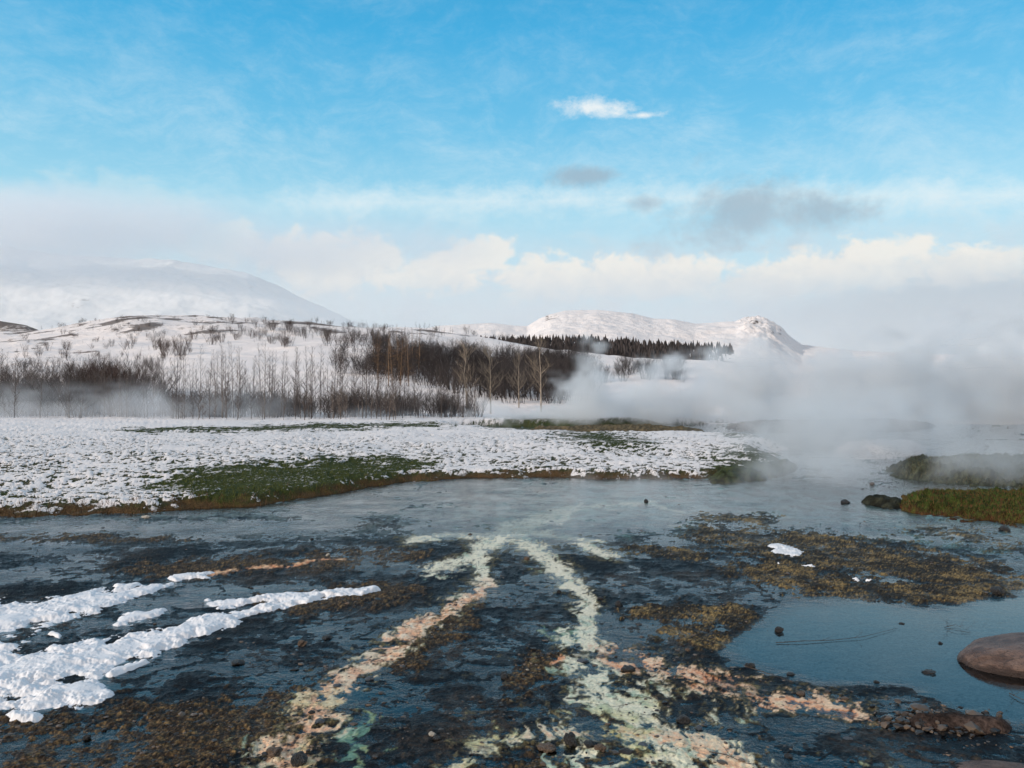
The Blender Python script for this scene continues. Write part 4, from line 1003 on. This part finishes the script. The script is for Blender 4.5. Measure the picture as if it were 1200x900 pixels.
# ================================================================== sky, sun, camera
SUN_EL, SUN_AZ = math.radians(17), math.atan2(-.80, -.55)      # azimuth measured from +Y towards +X
def world():
    W = bpy.data.worlds.new('World'); S.world = W; W.use_nodes = True; t = W.node_tree; t.nodes.clear()
    o = t.nodes.new('ShaderNodeOutputWorld'); bg = t.nodes.new('ShaderNodeBackground'); bg.inputs[1].default_value = .1
    sky = t.nodes.new('ShaderNodeTexSky'); sky.sky_type = 'NISHITA'; sky.sun_disc = False; sky.sun_elevation = SUN_EL; sky.sun_rotation = SUN_AZ
    tc = t.nodes.new('ShaderNodeTexCoord'); v = X(t, tc.outputs['Generated'])
    x, y, z = sep(t, v)
    n = t.nodes.new('ShaderNodeMath'); n.operation = 'ARCTAN2'; t.links.new(x.k, n.inputs[0]); t.links.new(y.k, n.inputs[1]); az = X(t, n.outputs[0])
    hl = (x * x + y * y).pow(.5); el = z / hl.max(.001)                       # tangent of elevation
    A = az * F * 1.09 + 600                                                    # bearing and height in picture-like units
    E = el * F                                                                 # 0 at the horizon, 450 at the top
    P = comb(t, A * .01, E * .01, x * 0)
    cr = t.nodes.new('ShaderNodeValToRGB'); e = cr.color_ramp
    stops = [(0, (.60, .68, .74)), (.12, (.62, .72, .79)), (.27, (.50, .78, .88)), (.42, (.38, .72, .87)), (.62, (.16, .56, .83)), (.85, (.055, .44, .77)), (1, (.035, .38, .70))]
    while len(e.elements) < len(stops): e.elements.new(.5)
    for el_, (pos, c) in zip(e.elements, stops): el_.position = pos; el_.color = (*c, 1)
    t.links.new((E / 500).clamp().k, cr.inputs[0]); col = X(t, cr.outputs[0])
    skyc = mixc(t, 1.0, X(t, sky.outputs[0]), (.12, .16, .20), 'MULTIPLY')
    col = mixc(t, .12, col, skyc)
    # brighter overhead haze outside the picture so the land gets daylight
    # cirrus streaks
    wv = vadd(t, P, tnoise(t, P, .5, 3, out=1), .9)
    st = tnoise(t, mapv(t, wv, (.55, 1.5, 1), rot=(0, 0, .35)), 1.2, 7, .66)
    st2 = tnoise(t, mapv(t, wv, (2.2, 3.5, 1), rot=(0, 0, -.5)), 1.5, 6, .7)
    k = (st * .6 + st2 * .4).sstep(.38, .78) * E.sstep(500, 200, .16, .45)
    col = mixc(t, k, col, (.74, .88, .94))
    def blob(cx, cy, rx, ry): 
        dx = (A - cx) * (1 / rx); dy = (E - (HY - cy)) * (1 / ry); return 1 - (dx * dx + dy * dy).pow(.5)
    n1 = tnoise(t, mapv(t, P, (1.0, 2.0, 1)), .9, 7, .6, .3) - .5
    n2 = tnoise(t, mapv(t, P, (1.6, 1.9, 1), loc=(3, 1, 0)), 1.0, 8, .62, .2) - .5
    # veil band
    band = (1 - ((E - (A * .012 + 220) * (y / hl)) * (1 / 30)).abs() + n1 * 1.4 + (st2 - .5) * 1.2).sstep(0, 1.6) * A.sstep(200, 420) * .8
    col = mixc(t, band, col, (.80, .90, .93))
    # haze and low cloud deck
    top = n1 * 90 + n2 * 70 + 158 + A.sstep(700, 0, 0, 10)
    deck = (top - E + (st2 - .5) * 40).sstep(-46, 46) * (n1 * 2.2 + n2 * 1.6 + .62).clamp().sstep(0, 1, .35, 1.0)
    col = mixc(t, deck * .80, col, (.60, .69, .765))
    # cream lit tops
    cum = None
    for b in [(375, 312, 100, 46), (330, 306, 60, 34), (440, 304, 44, 24), (500, 322, 70, 30), (572, 300, 60, 30), (628, 326, 60, 40), (680, 332, 60, 34), (728, 330, 62, 36), (790, 336, 60, 30), (828, 332, 66, 32), (900, 336, 80, 30), (960, 332, 90, 34), (1040, 326, 110, 36), (1130, 332, 90, 28), (130, 266, 130, 40), (240, 292, 80, 34), (30, 280, 100, 34)]:
        q = blob(*b); cum = q if cum is None else cum.max(q)
    n3 = tnoise(t, mapv(t, P, (3.2, 4.2, 1), loc=(7, 2, 0)), 1.0, 7, .6, .3) - .5
    cu = (cum * .9 + n2 * 1.0 + n3 * 1.5 + n1 * .3)
    under = (top - E - 62).sstep(-20, 45)
    col = mixc(t, under * .7, col, (.53, .63, .73))
    # darker cloud towards the right
    rt = (blob(1180, 372, 330, 62) + n1 * 1.2).sstep(0, .8); col = mixc(t, rt * .7, col, (.36, .44, .53))
    lit = cu.sstep(.02, .42) * E.sstep(75, 140) * A.sstep(200, 340, .16, 1.0) * A.sstep(1160, 1240, 1, .2)
    shade = (n3 * 1.6 + (E - 120) * .02 + .35).clamp()
    cc = mixc(t, shade, (.66, .70, .73), (.98, .92, .82))
    col = mixc(t, lit * .85, col, cc)
    g1 = (blob(880, 250, 110, 58).max(blob(965, 258, 95, 34)).max(blob(690, 205, 60, 20)).max(blob(770, 240, 36, 16)).max(blob(860, 280, 120, 40) * .6) + n2 * 1.9 + n1 * .6).sstep(.1, .95)
    col = mixc(t, g1 * .8, col, (.35, .47, .57))
    w1 = (n3 * 1.2 + blob(710, 126, 78, 19).max(blob(765, 138, 40, 7)).max(blob(1130, 8, 60, 14)).max(blob(1190, 55, 24, 14)) + n2 * 1.7 + st2 * .5 * 1.5 - .55).sstep(.05, 1.0)
    col = mixc(t, w1 * .9, col, (.90, .93, .93))
    col = mixc(t, z.sstep(.55, .80), col, (.46, .53, .62))       # pale unseen zenith, added to brighten and neutralise the ambient light
    col = mixc(t, y.sstep(.1, -.4) * z.sstep(-.02, .05), col, (.58, .57, .57))  # pale sky behind the camera, also added as neutral fill
    col = mixc(t, z.sstep(-.02, -.2), col, (.25, .26, .28))
    sc = mixc(t, 1.0, col, (10, 10, 10), 'MULTIPLY'); 
    t.links.new(sc.k, bg.inputs[0]); t.links.new(bg.outputs[0], o.inputs[0])
    W.cycles.sampling_method = 'MANUAL'; W.cycles.sample_map_resolution = 512
world()
L = bpy.data.lights.new('sun', 'SUN'); L.energy = 3.2; L.angle = math.radians(2.0); L.color = (1, .86, .72)
so = bpy.data.objects.new('sun', L); COL.objects.link(so)
sv = Vector((math.sin(SUN_AZ) * math.cos(SUN_EL), math.cos(SUN_AZ) * math.cos(SUN_EL), math.sin(SUN_EL)))
so.rotation_euler = sv.to_track_quat('Z', 'Y').to_euler(); so.location = sv * 50
cam = bpy.data.cameras.new('camera'); co = bpy.data.objects.new('camera', cam); COL.objects.link(co)
cam.sensor_width = 36; cam.lens = 36 * F / 1200; cam.clip_end = 20000; cam.clip_start = .05
co.location = (0, 0, EYE); co.rotation_euler = (math.radians(90) + math.atan((HY - 450) / F), 0, 0)
S.camera = co
S.view_settings.view_transform = 'Standard'; S.view_settings.look = 'None'; S.view_settings.exposure = 0; S.view_settings.gamma = 1
cy = S.cycles
cy.use_denoising = True; cy.denoiser = 'OPENIMAGEDENOISE'
try: cy.denoising_input_passes = 'RGB_ALBEDO_NORMAL'
except Exception: pass
cy.max_bounces = 8; cy.diffuse_bounces = 2; cy.glossy_bounces = 3; cy.transparent_max_bounces = 16; cy.volume_bounces = 4
cy.volume_max_steps = 192; cy.use_adaptive_sampling = True; cy.adaptive_threshold = .02
cy.sample_clamp_indirect = 6
